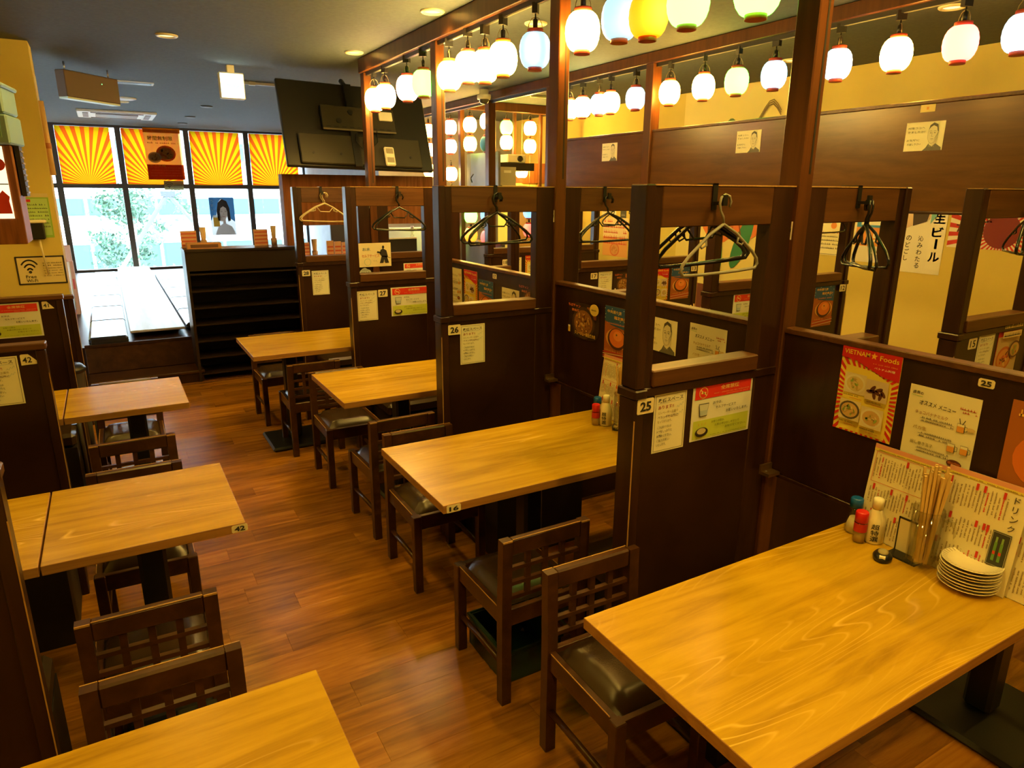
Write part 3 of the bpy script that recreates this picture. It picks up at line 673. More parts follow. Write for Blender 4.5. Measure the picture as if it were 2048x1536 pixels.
t = thing('cabinet', 'wood cabinet with yellow papers beyond the far cross frame', 'cabinet', (4.97, 8.25, 0)); MB().box(-.25, .35, 0, .3, 0, 1.9).build('body', M_YELLOW, t); MB().box(-.05, .35, -.02, .3, 1.9, 2.16).build('header_board', M_HEADER, t)
for k, x in enumerate((-.2, 0.0)): MB().box(x, x+.16, -.025, -.02, 1.72, 1.88).build('notice', P((.75, .6, .2), .6), t)
t = thing('projector', 'small projector on a dark shelf past the booths', 'projector', (4.45, 7.7, 2.13)); MB().bbox(-.12, .14, -.1, .1, 0, .10, .01).build('body', M_CREAM, t); MB().lathe([(.035, 0), (.035, .02), (.025, .02)], n=14).build('lens', M_BLACK, t, (.05, -.1, .05), (R(90), 0, 0)); MB().box(-.3, .25, -.12, .36, -.09, 0).build('shelf', M_VOID, t)
t = thing('menu_easel', 'grey framed menu card standing past the booths', 'menu card', (4.30, 7.55, 1.86)); MB().box(-.12, .12, 0, .02, 0, .22).build('card', P((.45, .42, .32), .6), t); MB().box(-.05, .05, -.003, 0, .15, .18).build('heading', M_WHITE, t)
t = thing('paper_box', 'cream paper box below the grey menu card', 'box', (4.37, 7.50, 1.72)); MB().box(-.17, .17, 0, .12, 0, .14).build('box_body', P((.80, .68, .42), .6), t); MB().box(-.175, .175, -.003, .123, .135, .145).build('lid', P((.80, .70, .45), .6), t)
t = thing('shelf_board', 'dark shelf carrying the paper box past the booths', 'shelf', (4.55, 7.55, 1.69)); MB().box(-.5, .5, -.1, .51, 0, .028).build('board', M_VOID, t)
t = thing('crate_shelf', 'dark green slatted crate hung high by the yellow wall', 'crate', (5.55, 8.3, 1.98))
for k in range(5): MB().box(-.25, .25, -.18, -.16, k*.06, k*.06+.035).build('slat', P((.03, .08, .05), .5), t)
MB().box(-.25, .25, -.16, .2, 0, .02).build('bottom', P((.03, .08, .05), .5), t)
# ------------------------------------------------------------------ coat hangers and their over-rail hooks
def hook(x, y, ztop, label, side=-1):
    t = thing('rail_hook', label, 'hook', (x, y, ztop), 0, 'over-rail hooks')
    b = MB(); b.box(-.010, .010, side*.034-.002, side*.034+.002, -.075, .004).box(-.010, .010, min(side*.034, -side*.034)-.002, max(side*.034, -side*.034)+.002, .0, .004)
    b.build('strap', M_BLACK, t)
    MB().box(-.007, .007, min(side*.036, side*.075), max(side*.036, side*.075), -.060, -.050).box(-.009, .009, min(side*.07, side*.08), max(side*.07, side*.08), -.062, -.030).build('peg', M_BLACK, t)
    return t
M_HGREY = P((.24, .23, .19), .45, name='grey_hanger'); M_HBEIGE = P((.62, .52, .30), .45, name='beige_hanger'); M_HBLK = P((.012, .012, .012), .25, name='black_hanger')
def hanger(x, y, z, rz, tilt, m, label, w=.36, style=0):
    """z: height of the peg it hangs on"""
    t = thing('coat_hanger', label, 'coat hanger', (x, y, z), rz, 'coat hangers'); t.rotation_euler = (0, tilt, rz)
    hk = [(.022, 0, -.012), (.027, 0, .004), (.019, 0, .020), (0, 0, .026), (-.018, 0, .018), (-.024, 0, 0), (-.018, 0, -.022), (-.004, 0, -.040), (0, 0, -.062)]
    MB().tube([(a, b, c-.02) for a, b, c in hk], .0042, 6).build('hook', m, t)
    h = w/2
    sh_ = [(0, 0, -.082), (h*.35, 0, -.112), (h*.82, 0, -.172), (h*.97, 0, -.198), (h, 0, -.214), (h*.94, 0, -.228), (h*.4, 0, -.231), (-h*.4, 0, -.231), (-h*.94, 0, -.228), (-h, 0, -.214), (-h*.97, 0, -.198), (-h*.82, 0, -.172), (-h*.35, 0, -.112)]
    MB().tube(sh_, .0052 if style == 0 else .0065, 6, closed=True).build('frame', m, t)
    for s_ in (-1, 1): MB().tube([(s_*h*.42, 0, -.122), (s_*h*.40, 0, -.142), (s_*h*.52, 0, -.150), (s_*h*.56, 0, -.140)], .0035, 5).build('notch', m, t)
    if style: MB().tube([(-h*.35, 0, -.112), (-h*.2, 0, -.15), (h*.2, 0, -.15), (h*.35, 0, -.112)], .004, 5).build('inner_bar', m, t)
    return t
HY = PY[1]-.034-.05
hook(1.640, PY[1], PTOP, 'black hook over the top rail of the nearest partition')
hanger(1.645, PY[1]-.073, PTOP-.035, .06, -.02, M_HGREY, 'grey coat hanger on the hook of the nearest partition', .355)
hanger(1.685, PY[1]+.062, PTOP-.020, -.30, -.09, M_HBLK, 'front black coat hanger behind the grey one on the nearest partition', .33, 1)
hanger(1.665, PY[1]+.080, PTOP-.022, -.42, -.11, M_HBLK, 'rear black coat hanger behind the grey one on the nearest partition', .33, 1)
hook(2.36, PY[1], PTOP, 'black hook on the partition behind the nearest back panel')
for k, a in enumerate((.9, .75, 1.05)): hanger(2.365+.006*k, PY[1]-.068, PTOP-.05, a, .03*k, M_HBLK, '%s black coat hanger on the partition behind the nearest back panel' % ORD[k].capitalize().lower(), .34, k % 2)
hook(1.67, PY[2], PTOP, 'black hook over the top rail of the second partition')
for k, a in enumerate((.12, -.25, .3)): hanger(1.66, PY[2]-.068, PTOP-.04, a, .05*k-.05, M_HBLK, '%s black coat hanger on the hook of the second partition' % ORD[k], .36, k % 2)
hook(2.34, PY[2], PTOP, 'black hook on the partition behind table 16')
for k, a in enumerate((.05, -.3)): hanger(2.34, PY[2]-.068, PTOP-.05, a, -.04*k, M_HBLK, '%s black coat hanger on the partition behind table 16' % ORD[k], .36, k)
hook(1.72, PY[3], PTOP, 'black hook over the top rail of the third partition')
for k, a in enumerate((.05, -.2)): hanger(1.72, PY[3]-.068, PTOP-.05, a, .03*k, M_HBLK, '%s black coat hanger on the hook of the third partition' % ORD[k], .36, k)
hook(1.60, PY[4], PTOP, 'black hook over the top rail of the farthest partition')
hanger(1.62, PY[4]-.068, PTOP-.05, .05, .04, M_HBEIGE, 'beige coat hanger on the hook of the farthest partition', .40, 1)
hanger(1.61, PY[4]-.055, PTOP-.05, -.12, .02, M_HBEIGE, 'second beige coat hanger half hidden on the farthest partition', .40, 0)
hook(3.60, PY[1], PTOP, 'black hook on the third-row partition tagged 15')
for k, a in enumerate((.8, .35)): hanger(3.52, PY[1]-.068, PTOP-.05, a, .08*k, M_HBLK, '%s black coat hanger on the third-row partition tagged 15' % ORD[k], .36, k)
hook(4.22, PY[2], PTOP, 'black hook on the partition by the olive screen')
hanger(4.22, PY[2]-.068, PTOP-.05, .1, 0, M_HBLK, 'black coat hanger on the partition by the olive screen', .40)
hook(3.62, PY[3], PTOP, 'black hook on the third-row partition by the papers'); hanger(3.62, PY[3]-.068, PTOP-.05, 0, .02, M_HBLK, 'black coat hanger on the third-row partition by the papers', .38)
# ------------------------------------------------------------------ printed sheets
INK = (.02, .02, .02); RED = (.62, .02, .012); PAPER = (.80, .76, .58); GOLD = (.75, .48, .10); GREENP = (.52, .62, .08)
TAGP = (.78, .70, .45)
def rays(s, u0, v0, u1, v1, cu, cv, n, c, ph=0.0, duty=.5, half=False):
    """wedges from (cu, cv) clipped to the rectangle"""
    def hit(a):
        dx, dy = math.cos(a), math.sin(a); t_ = 1e9
        if dx > 1e-9: t_ = min(t_, (u1-cu)/dx)
        if dx < -1e-9: t_ = min(t_, (u0-cu)/dx)
        if dy > 1e-9: t_ = min(t_, (v1-cv)/dy)
        if dy < -1e-9: t_ = min(t_, (v0-cv)/dy)
        return (cu+dx*t_, cv+dy*t_)
    A = math.pi if half else 2*math.pi
    cor = [math.atan2(y-cv, x-cu) % (2*math.pi) for x, y in ((u0, v0), (u1, v0), (u1, v1), (u0, v1))]
    for k in range(n):
        a0 = A*(k+ph)/n; a1 = A*(k+ph+duty)/n
        if half: a0 = max(0, a0); a1 = min(math.pi, a1)
        if a1 <= a0: continue
        mid = [hit(c_) for c_ in sorted(q for q in cor if a0 < q < a1)]
        s.poly([(cu, cv), hit(a0)] + mid + [hit(a1)], c)
def bowl(s, u, v, r, rim, fill, bits, seed):
    rd = random.Random(seed); s.up().disc(u, v, r, rim, r*.86); s.up().disc(u, v, r*.82, fill, r*.68); s.up()
    for _ in range(16):
        a = rd.uniform(0, 6.28); q = r*.55*math.sqrt(rd.random()); s.disc(u+q*math.cos(a), v+q*.8*math.sin(a), r*rd.uniform(.10, .22), rd.choice(bits), r*rd.uniform(.05, .12), 8, rd.uniform(0, 3))
        if _ % 4 == 3: s.up()
def vietnam(loc, face, label, w=.198, h=.284):
    s = Sheet(w, h, (.80, .66, .10)); s.up(); rays(s, 0, 0, w, h*.86, w/2, h*.42, 44, (.60, .02, .012)); s.up()
    s.poly([(w*.10, h*.02), (w*.90, h*.02), (w*.90, h*.66), (w*.55, h*.76), (w*.10, h*.78)], (.80, .66, .10)); s.up()
    s.poly([(0, h), (w, h), (w, h*.70), (w*.75, h*.72), (w*.5, h*.78), (w*.28, h*.84), (0, h*.86)][::-1], (.58, .012, .02)); s.up()
    s.text('VIETNAM', w*.04, h*.905, h*.052, (.85, .62, .05), w*.44); s.text('Foods', w*.96, h*.895, h*.056, (.85, .62, .05), w*.31, 'r')
    s.poly([(w*.55+ (.012 if k % 2 == 0 else .005)*math.cos(1.5708+k*.6283), h*.93+(.012 if k % 2 == 0 else .005)*math.sin(1.5708+k*.6283)) for k in range(10)], (.85, .5, .05))
    s.dashes(w*.55, w*.95, h*.845, h*.016, (.8, .4, .1), 2); s.text('ベトナム料理', w*.58, h*.79, h*.026, (.9, .8, .6), w*.34)
    g = [(.22, .32, .06), (.30, .45, .10), (.72, .60, .30), (.55, .38, .14)]
    for k, (cu, cv) in enumerate(((.30, .56), (.69, .54), (.29, .25), (.69, .23))):
        s.up().rect(w*cu-w*.185, h*cv-h*.10, w*cu+w*.185, h*cv+h*.135, (.70, .62, .42) if k != 1 else (.62, .52, .40))
        if k == 1:
            s.up()
            for q in range(7): s.disc(w*(cu-.1+.035*q), h*(cv+.04*math.sin(q*2.1)), w*.07, (.10, .03, .015), w*.03, 10, q*.9)
        else: bowl(s, w*cu, h*(cv+.018), w*.178, (.10, .08, .06) if k == 2 else (.75, .70, .55), (.62, .42, .18) if k else (.66, .55, .26), g, k)
        s.up().dashes(w*cu-w*.16, w*cu+w*.10, h*cv-h*.125, h*.018, INK, k); s.dashes(w*cu-w*.05, w*cu+w*.16, h*cv-h*.152, h*.012, RED, k+5)
    return s.build('food_poster', loc, face, label, 'poster', 'Vietnamese food posters')
def osusume(loc, face, label, w=.200, h=.268):
    s = Sheet(w, h, (.78, .76, .60)); s.up(); HW = (.05, .045, .04)
    s.text('店長の', w*.05, h*.90, h*.038, HW, jit=.0006); s.line([(w*.04, h*.885), (w*.2, h*.88)], .0012, (.2, .5, .1))
    s.text('オススメ メニュー', w*.17, h*.795, h*.052, HW, w*.52, rot=-.03, jit=.0005)
    s.dashes(w*.74, w*.96, h*.85, h*.03, (.5, .03, .02), 4); s.dashes(w*.78, w*.98, h*.815, h*.025, (.5, .03, .02), 6)
    for k, (tx, c) in enumerate((('チョコバナナミルク', (.40, .22, .10)), ('バカ生', (.45, .30, .08)), ('出し巻き玉子', (.25, .25, .12)), ('甘海老入りシウマイ揚げ', (.3, .2, .1)))):
        v = h*(.685-.175*k); s.text(tx, w*.13, v, h*.042, c, w*(.47, .20, .33, .50)[k], jit=.0005)
        for q in range(2): s.dashes(w*.24, w*.70, v-h*(.035+.035*q), h*.022, HW, k*7+q); s.line([(w*.22, v-h*(.040+.035*q)), (w*.70, v-h*(.044+.035*q))], .0008, HW)
    def mug(u, v, a):
        s.up().rect(u, v, u+a*.8, v+a, INK).up().rect(u+.0008, v+.0008, u+a*.8-.0008, v+a*.68, (.70, .33, .07)).rect(u+.0008, v+a*.68, u+a*.8-.0008, v+a-.0008, (.8, .78, .65)); s.line([(u+a*.8, v+a*.8), (u+a*1.08, v+a*.72), (u+a*1.08, v+a*.28), (u+a*.8, v+a*.2)], .0012, INK)
    mug(w*.74, h*.60, .026); s.line([(w*.78, h*.69), (w*.76, h*.75)], .002, INK).line([(w*.81, h*.69), (w*.84, h*.74)], .002, INK); s.up().disc(w*.93, h*.655, .012, (.62, .50, .28), .006)
    mug(w*.66, h*.36, .026); mug(w*.84, h*.37, .026)
    s.up().disc(w*.80, h*.245, .021, (.12, .03, .015), .012).up(); [s.disc(w*(.74+.04*k), h*(.25-.004*(k % 2)), .006, (.45, .12, .04), .004, 8) for k in range(4)]
    return s.build('menu_poster', loc, face, label, 'poster', 'hand-lettered menu posters')
def nosmoke(loc, face, label, w=.285, h=.20):
    s = Sheet(w, h, (.74, .76, .70)); m_ = w*.035; s.up()
    s.rect(m_, h*.74, w-m_, h*.965, (.68, .03, .018)); s.rect(m_, h*.03, w-m_, h*.36, GREENP); s.up()
    s.text('全席禁煙', w*.60, h*.855, h*.078, (.80, .55, .18), w*.31, 'c'); s.dashes(w*.34, w*.94, h*.80, h*.022, (.8, .45, .2), 3); s.dashes(w*.55, w*.92, h*.765, h*.018, (.8, .45, .2), 4)
    s.disc(w*.165, h*.85, h*.10, (.82, .62, .2)).up().disc(w*.165, h*.85, h*.085, (.68, .03, .018)).up().line([(w*.165-h*.065, h*.85+h*.05), (w*.165+h*.065, h*.85-h*.05)], h*.018, (.82, .62, .2)); s.rect(w*.125, h*.835, w*.20, h*.865, (.82, .62, .2))
    g = [(.10, .66), (.265, .66), (.24, .43), (.125, .43)]
    s.poly([(a*w, b*h) for a, b in g][::-1], (.05, .05, .05)).up().poly([(w*(a+(.007 if a < .18 else -.007)), h*(b+(-.012 if b > .5 else .012))) for a, b in g][::-1], (.60, .64, .62)); s.up().poly([(w*.128, h*.455), (w*.237, h*.455), (w*.246, h*.54), (w*.12, h*.54)], (.42, .52, .62))
    s.text('お冷は、', w*.33, h*.62, h*.052, INK, w*.15); s.text('セルフサービスで', w*.38, h*.53, h*.052, INK, w*.34); s.text('お願いいたします。', w*.56, h*.43, h*.056, INK, w*.37)
    s.up().disc(w*.17, h*.15, w*.105, (.03, .02, .015), h*.085).up().disc(w*.165, h*.17, w*.072, (.58, .50, .30), h*.055)
    for k in (-1, 0, 1): s.line([(w*(.165+.05*k), h*.275), (w*(.165+.06*k), h*.315)], .0016, (.6, .25, .05))
    GT = (.16, .20, .03); s.text('お帰りの際は、', w*.32, h*.285, h*.044, GT, w*.22); s.text('お席の呼び出しボタンで', w*.38, h*.215, h*.044, GT, w*.42); s.text('お知らせください。', w*.56, h*.145, h*.046, GT, w*.36); s.dashes(w*.32, w*.93, h*.065, h*.02, GT, 9)
    return s.build('no_smoking_sign', loc, face, label, 'sign', 'smoking ban signs')
def notice(loc, face, label, w=.140, h=.203):
    s = Sheet(w, h, (.80, .78, .60)); s.up().frame(w*.045, h*.03, w*.955, h*.97, .0014, (.10, .08, .06)); s.up(); K = (.05, .05, .05)
    s.text('喫煙スペース', w*.12, h*.845, h*.075, K, w*.76, rot=.02, jit=.0006); s.line([(w*.1, h*.83), (w*.88, h*.845)], .001, (.3, .4, .6))
    s.text('あります!!', w*.12, h*.74, h*.060, (.35, .05, .03), w*.48, jit=.0006)
    for k, (tx, c, wd) in enumerate((('エレベーター正面の', (.35, .30, .12), .62), ('ベランダ喫煙所に', (.12, .05, .03), .62), ('なっております。', (.25, .22, .1), .44), ('ご利用の際は', (.30, .3, .22), .44), ('ドアをしっかりと', K, .46), ('お閉めください。', K, .46), ('ご協力お願い', (.2, .2, .15), .40), ('いたします。', (.2, .2, .15), .30))):
        s.text(tx, w*.12, h*(.655-.075*k-(.02 if k > 2 else 0)), h*.045, c, w*wd, jit=.0006)
    for q in range(2): s.line([(w*(.70+.02*k), h*(.73-.13*q+.02*math.sin(k*1.6)+.006*k)) for k in range(11)], .0009, (.3, .45, .5))
    return s.build('smoking_notice', loc, face, label, 'notice', 'hand-lettered smoking area notices')
def numtag(n, loc, face, label, w=.068, h=.050, peel=False, parent=None, cat='tag'):
    cor = [(.003, 0), (w-.003, 0), (w, .004), (w, h-.004), (w-.004, h), (.004, h), (0, h-.004), (0, .004)] if not peel else [(0, 0), (w, .002), (w*.42, h), (.004, h), (0, h-.004)]
    s = Sheet(w, h, TAGP, cor); s.up()
    if not peel: s.text(('b:' + n) if 'b:' + n in _txt else n, w*.5, h*.17, h*.64, INK, w*.66, 'c')
    else: s.text(n, w*.10, h*.22, h*.5, INK, w*.48)
    return s.build('number_tag', loc, face, label, cat, 'number tags' if cat else None, parent)
def portrait(loc, face, label, w=.205, h=.148):
    s = Sheet(w, h, (.78, .74, .56)); s.up(); G = (.07, .065, .055); F = (.66, .62, .47); cu, cv = w*.72, h*.55
    s.poly([(w*.50, 0), (w*.98, 0), (w*.97, h*.10), (w*.86, h*.20), (w*.80, h*.26), (w*.64, h*.24), (w*.58, h*.10)], (.12, .115, .10)); s.up()
    s.poly([(w*.63, h*.36), (w*.66, h*.20), (w*.74, h*.14), (w*.84, h*.26), (w*.86, h*.46)], F); s.up()
    fa = [(cu-w*.125, h*.62), (cu-w*.115, h*.42), (cu-w*.075, h*.29), (cu-w*.01, h*.24), (cu+w*.06, h*.28), (cu+w*.115, h*.44), (cu+w*.135, h*.66), (cu+w*.10, h*.88), (cu, h*.95), (cu-w*.09, h*.87)]
    s.poly(fa, F).line(fa+fa[:1], .0011, G); s.up()
    s.poly([(cu-w*.115, h*.70), (cu-w*.09, h*.87), (cu, h*.955), (cu+w*.105, h*.89), (cu+w*.14, h*.66), (cu+w*.115, h*.66), (cu+w*.09, h*.80), (cu, h*.86), (cu-w*.07, h*.80)], G); s.up()
    for e in (-1, 1):
        s.line([(cu+e*w*.02, h*.655), (cu+e*w*.05, h*.675), (cu+e*w*.085, h*.655)], .0014, G); s.line([(cu+e*w*.025, h*.605), (cu+e*w*.05, h*.618), (cu+e*w*.078, h*.602), (cu+e*w*.05, h*.595), (cu+e*w*.025, h*.605)], .0009, G); s.disc(cu+e*w*.05, h*.606, .0018, G)
    s.line([(cu-w*.012, h*.62), (cu-w*.022, h*.50), (cu-w*.012, h*.475), (cu+w*.015, h*.48)], .0011, G); s.line([(cu-w*.04, h*.395), (cu-w*.01, h*.405), (cu+w*.035, h*.39)], .0016, G); s.line([(cu-w*.02, h*.365), (cu+w*.015, h*.363)], .0009, G)
    for k in range(6): s.line([(cu+w*(.06+.01*k), h*(.34+.035*k)), (cu+w*(.075+.011*k), h*(.46+.03*k))], .0006, G)
    for k in range(5): s.line([(cu-w*.06+w*.03*k, h*.20), (cu-w*.05+w*.03*k, h*.12)], .0007, F)
    HW = (.12, .12, .08)
    for k, (tx, v) in enumerate((('何度ココへ', .76), ('来ましたか?', .62), ('お気軽に', .34), ('お越し下さい', .20))): s.text(tx, w*.06+(w*.03 if k == 3 else 0), h*v, h*.075, HW, w*(.44, .46, .34, .36)[k], jit=.0007)
    return s.build('portrait_sheet', loc, face, label, 'sheet', 'portrait sheets')
def orange(loc, face, label, w=.205, h=.295):
    s = Sheet(w, h, (.36, .10, .02)); s.up().poly([(0, h*.72), (w*.25, h*.66), (w, h*.60), (w, h), (0, h)], (.02, .08, .22)); s.up(); rd = random.Random(5)
    for k in range(14): s.disc(w*rd.random(), h*rd.uniform(.72, .98), .0022, (.75, .75, .7), n=8)
    s.text('中央通り店', w*.10, h*.875, h*.060, (.80, .48, .08), w*.55); s.text('限定商品!!', w*.38, h*.775, h*.060, (.80, .42, .06), w*.54)
    s.dashes(w*.1, w*.9, h*.68, h*.035, (.75, .2, .05), 1); s.up()
    s.up().disc(w*.52, h*.42, w*.44, (.62, .32, .08), h*.19).up().disc(w*.52, h*.42, w*.36, (.07, .02, .01), h*.20).up().disc(w*.53, h*.44, w*.30, (.62, .16, .025), h*.17).up().disc(w*.56, h*.48, w*.17, (.72, .25, .05), h*.09)
    s.up().disc(w*.52, h*.50, w*.03, (.10, .09, .02), h*.018); [s.line([(w*(.46+.04*k), h*.615), (w*(.46+.04*k), h*.66)], .002, (.08, .03, .01)) for k in range(3)]
    s.up(); [s.line([(0, h*(.03+.035*k)), (w, h*(.09+.035*k))], .004, (.55, .03, .02) if k % 2 else (.70, .45, .25)) for k in range(4)]
    s.dashes(w*.05, w*.95, h*.17, h*.05, (.62, .28, .06), 8)
    return s.build('dish_poster', loc, face, label, 'poster', 'limited dish posters')
def steak(loc, face, label, w=.27, h=.20):
    cor = [(w*.5+w*.5*math.copysign(abs(math.cos(a*.2618))**.6, math.cos(a*.2618)), h*.5+h*.5*math.copysign(abs(math.sin(a*.2618))**.6, math.sin(a*.2618))) for a in range(24)]
    s = Sheet(w, h, (.03, .012, .008), cor); s.up().rect(w*.60, h*.62, w*.90, h*.92, (.30, .10, .03)); bowl(s, w*.50, h*.46, w*.36, (.06, .03, .02), (.26, .11, .03), [(.42, .20, .05), (.30, .13, .03), (.55, .33, .10), (.2, .07, .02)], 3)
    rd = random.Random(8); s.up()
    for k in range(40): a = rd.uniform(0, 6.28); q = math.sqrt(rd.random())*w*.27; s.disc(w*.5+q*math.cos(a), h*.48+q*.62*math.sin(a), rd.uniform(.006, .013), rd.choice([(.45, .20, .05), (.34, .14, .03), (.60, .36, .12)]), rd.uniform(.003, .007), 8, rd.uniform(0, 3))
    s.up().text('ちばチャン', w*.02, h*.86, h*.085, (.75, .16, .06), w*.40); s.text('鉄板焼', w*.14, h*.74, h*.07, (.75, .22, .06), w*.24); s.text('ジュージュー鉄板焼き肉', w*.25, h*.11, h*.105, (.80, .55, .12), w*.66)
    s.rect(w*.03, h*.13, w*.10, h*.28, (.80, .55, .10)).up().rect(w*.03, h*.27, w*.10, h*.32, (.8, .78, .7))
    return s.build('dish_poster', loc, face, label, 'poster', 'sizzling dish posters')
FX = B1-.0225     # front of the back panels
vietnam((FX, 1.242, 1.186), '-x', 'red and yellow Vietnamese food poster above the nearest table')
osusume((FX, 1.007, 1.118), '-x', 'hand-lettered menu poster with beer mugs above the nearest table')
numtag('25', (FX, .907, 1.300), '-x', 'small 25 tag high on the back panel of the nearest booth', .042, .024)
s = Sheet(.20, .29, (.36, .11, .02)); s.up().disc(.1, .14, .075, (.62, .16, .025)).up().dashes(.02, .18, .25, .02, (.8, .5, .1), 1); s.build('dish_poster', (FX, .735, 1.13), '-x', 'orange dish poster cut by the right picture edge', 'poster')
steak((FX, 2.775, 1.165), '-x', 'round black sizzling plate poster above table 16', .265, .185)
s = Sheet(.072, .058, (.75, .58, .16), [(.036+.036*math.cos(a*.3927), .029+.029*math.sin(a*.3927)) for a in range(16)]); s.up().dashes(.015, .055, .026, .008, INK, 2); s.build('round_sticker', (FX-.012, 2.675, 1.238), '-x', 'oval yellow sticker on the sizzling plate poster above table 16', 'sticker')
orange((FX, 2.505, 1.145), '-x', 'orange tomato dish poster above table 16, left of the portrait', .19, .26)
portrait((FX, 2.210, 1.199), '-x', 'portrait sheet on the back panel framed by the window of partition 25')
osusume((FX, 1.934, 1.150), '-x', 'hand-lettered menu poster seen through the window of partition 25')
numtag('16', (FX, 2.297, 1.300), '-x', 'small tag high on the back panel of table 16', .034, .024)
osusume((FX, 4.275, 1.160), '-x', 'hand-lettered menu poster in the third booth', .19, .262)
vietnam((FX, 4.045, 1.165), '-x', 'Vietnamese food poster in the third booth', .19, .262)
orange((FX, 3.83, 1.120), '-x', 'orange tomato dish poster in the third booth', .20, .27)
portrait((FX, 3.52, 1.165), '-x', 'portrait sheet in the third booth')
steak((FX, 3.285, 1.195), '-x', 'round black sizzling plate poster in the third booth', .26, .19)
numtag('17', (FX, 3.716, 1.293), '-x', 'small blank-looking tag high in the third booth', .05, .030)
# sheets on the partitions facing the camera
FY = [y-.0275 for y in PY[1:]]
numtag('25', (1.405, FY[0]-.014, 1.145), '-y', 'big 25 tag on the nearest partition'); notice((1.524, FY[0], 1.070), '-y', 'hand-lettered smoking area notice on the nearest partition'); nosmoke((1.765, FY[0], 1.078), '-y', 'red and green smoking ban sign on the nearest partition')
numtag('26', (1.432, FY[1]-.014, 1.132), '-y', 'big 26 tag on the second partition'); notice((1.540, FY[1], 1.046), '-y', 'hand-lettered smoking area notice on the second partition')
numtag('27', (1.590, FY[2], 1.115), '-y', 'torn 27 tag on the third partition'); notice((1.478, FY[2], 1.036), '-y', 'hand-lettered smoking area notice on the third partition'); nosmoke((1.790, FY[2], 1.048), '-y', 'red and green smoking ban sign on the third partition')
numtag('28', (1.425, FY[3]-.014, 1.112), '-y', 'big 28 tag on the farthest partition'); notice((1.548, FY[3], 1.022), '-y', 'hand-lettered smoking area notice on the farthest partition', .145, .208)
vietnam((4.09, FY[1], 1.030), '-y', 'Vietnamese food poster left of the screen, on the partition tagged 12', .195, .28); orange((4.315, FY[1], 1.030), '-y', 'orange tomato dish poster beside the 12 tag under the overhead panel', .215, .29); numtag('12', (4.487, FY[1]-.016, 1.148), '-y', '12 tag on the end post under the overhead panel', .066, .05)
vietnam((4.115, FY[2], 1.022), '-y', 'Vietnamese food poster left of the mural, on the partition tagged 13', .18, .28); orange((4.345, FY[2], 1.025), '-y', 'orange tomato dish poster beside the 13 tag near the mural', .215, .29); numtag('13', (4.487, FY[2]-.016, 1.145), '-y', '13 tag on the end post by the mural', .066, .05)
nosmoke((3.545, FY[1], 1.076), '-y', 'smoking ban sign on the third-row partition below the mural', .275, .195)
numtag('17', (3.395, FY[2], 1.134), '-y', '17 tag on the third-row partition'); notice((3.512, FY[2], 1.062), '-y', 'smoking area notice seen through the gap beside the 17 tag'); steak((3.70, FY[2], 1.055), '-y', 'sizzling plate poster beside the 17 tag', .20, .19)
numtag('15', (3.355, FY[0], 1.140), '-y', '15 tag at the right picture edge'); notice((3.475, FY[0], 1.070), '-y', 'smoking area notice at the right picture edge beside the 15 tag')
s = Sheet(.21, .29, (.52, .03, .02)); s.up().rect(.0, .03, .21, .22, (.55, .40, .20)); bowl(s, .08, .11, .07, (.5, .14, .04), (.62, .28, .08), [(.7, .45, .15), (.15, .05, .02), (.6, .1, .03)], 9); bowl(s, .16, .15, .05, (.12, .05, .03), (.55, .35, .12), [(.3, .4, .1), (.6, .2, .05)], 4); s.up().rect(.02, .215, .19, .245, (.7, .55, .3)).up().dashes(.03, .18, .222, .016, INK, 3); s.dashes(.02, .19, .262, .02, (.8, .6, .2), 5)
s.build('food_poster', (3.685, FY[0], 1.07), '-y', 'red hotpot food poster at the right picture edge', 'poster')
numtag('18', (3.395, FY[3], 1.115), '-y', '18 tag on the partition by the far counter', .07, .055); notice((3.51, FY[3], 1.055), '-y', 'smoking area notice by the far grey counter beside the 18 tag'); vietnam((3.725, FY[3], 1.03), '-y', 'Vietnamese food poster beside the 18 tag')
# sheets on the overhead panels
HX = B2-.0205
portrait((HX, 2.291, 2.098), '-x', 'nearest portrait sheet on the overhead panels', .210, .149); portrait((HX, 3.508, 2.137), '-x', 'middle portrait sheet on the overhead panels', .213, .145); portrait((HX, 5.055, 2.133), '-x', 'farthest portrait sheet on the overhead panels', .213, .149)
s = Sheet(.080, .038, (.78, .62, .25)); s.up().rect(.034, .012, .046, .026, (.7, .3, .06)); s.build('small_tag', (HX, 2.294, 2.241), '-x', 'small yellow tag above the nearest portrait sheet', 'tag')
# sheets at the serving hatch
YH = 7.0985
s = Sheet(.35, .245, (.80, .72, .45)); s.up().text('お水', .04, .165, .035, (.05, .15, .25), .085, jit=.001).text('セルフサービス', .03, .098, .032, (.55, .10, .02), .19, jit=.001).text('です。', .15, .048, .02, (.5, .45, .3))
s.disc(.09, .05, .036, (.2, .45, .4)).up().disc(.09, .05, .033, (.80, .72, .45)); K = (.02, .018, .016)
s.up().disc(.265, .20, .013, K, .016).poly([(.235, .17), (.262, .187), (.300, .165), (.315, .10), (.285, .085), (.275, .105), (.262, .09), (.225, .13)], K).poly([(.245, .11), (.30, .11), (.325, .035), (.285, .032), (.272, .075), (.262, .035), (.222, .035)], K).poly([(.195, .145), (.24, .135), (.245, .15), (.20, .16)], K)
s.line([(.29, .10), (.34, .085)], .004, K)
s.build('water_sign', (2.043, PY[4]-.0475, 1.243), '-y', 'cream self-service water sign with a black waiter silhouette', 'sign').scale = (.85, 1, .85)
s = Sheet(.15, .115, (.60, .68, .72), [(.02, .01), (.13, .0), (.15, .05), (.135, .085), (.10, .10), (.075, .115), (.045, .105), (.02, .085), (.0, .05)]); s.up(); [s.dashes(.025, .125, .02+k*.022, .014, (.1, .15, .2) if k != 1 else (.6, .05, .04), k) for k in range(4)]
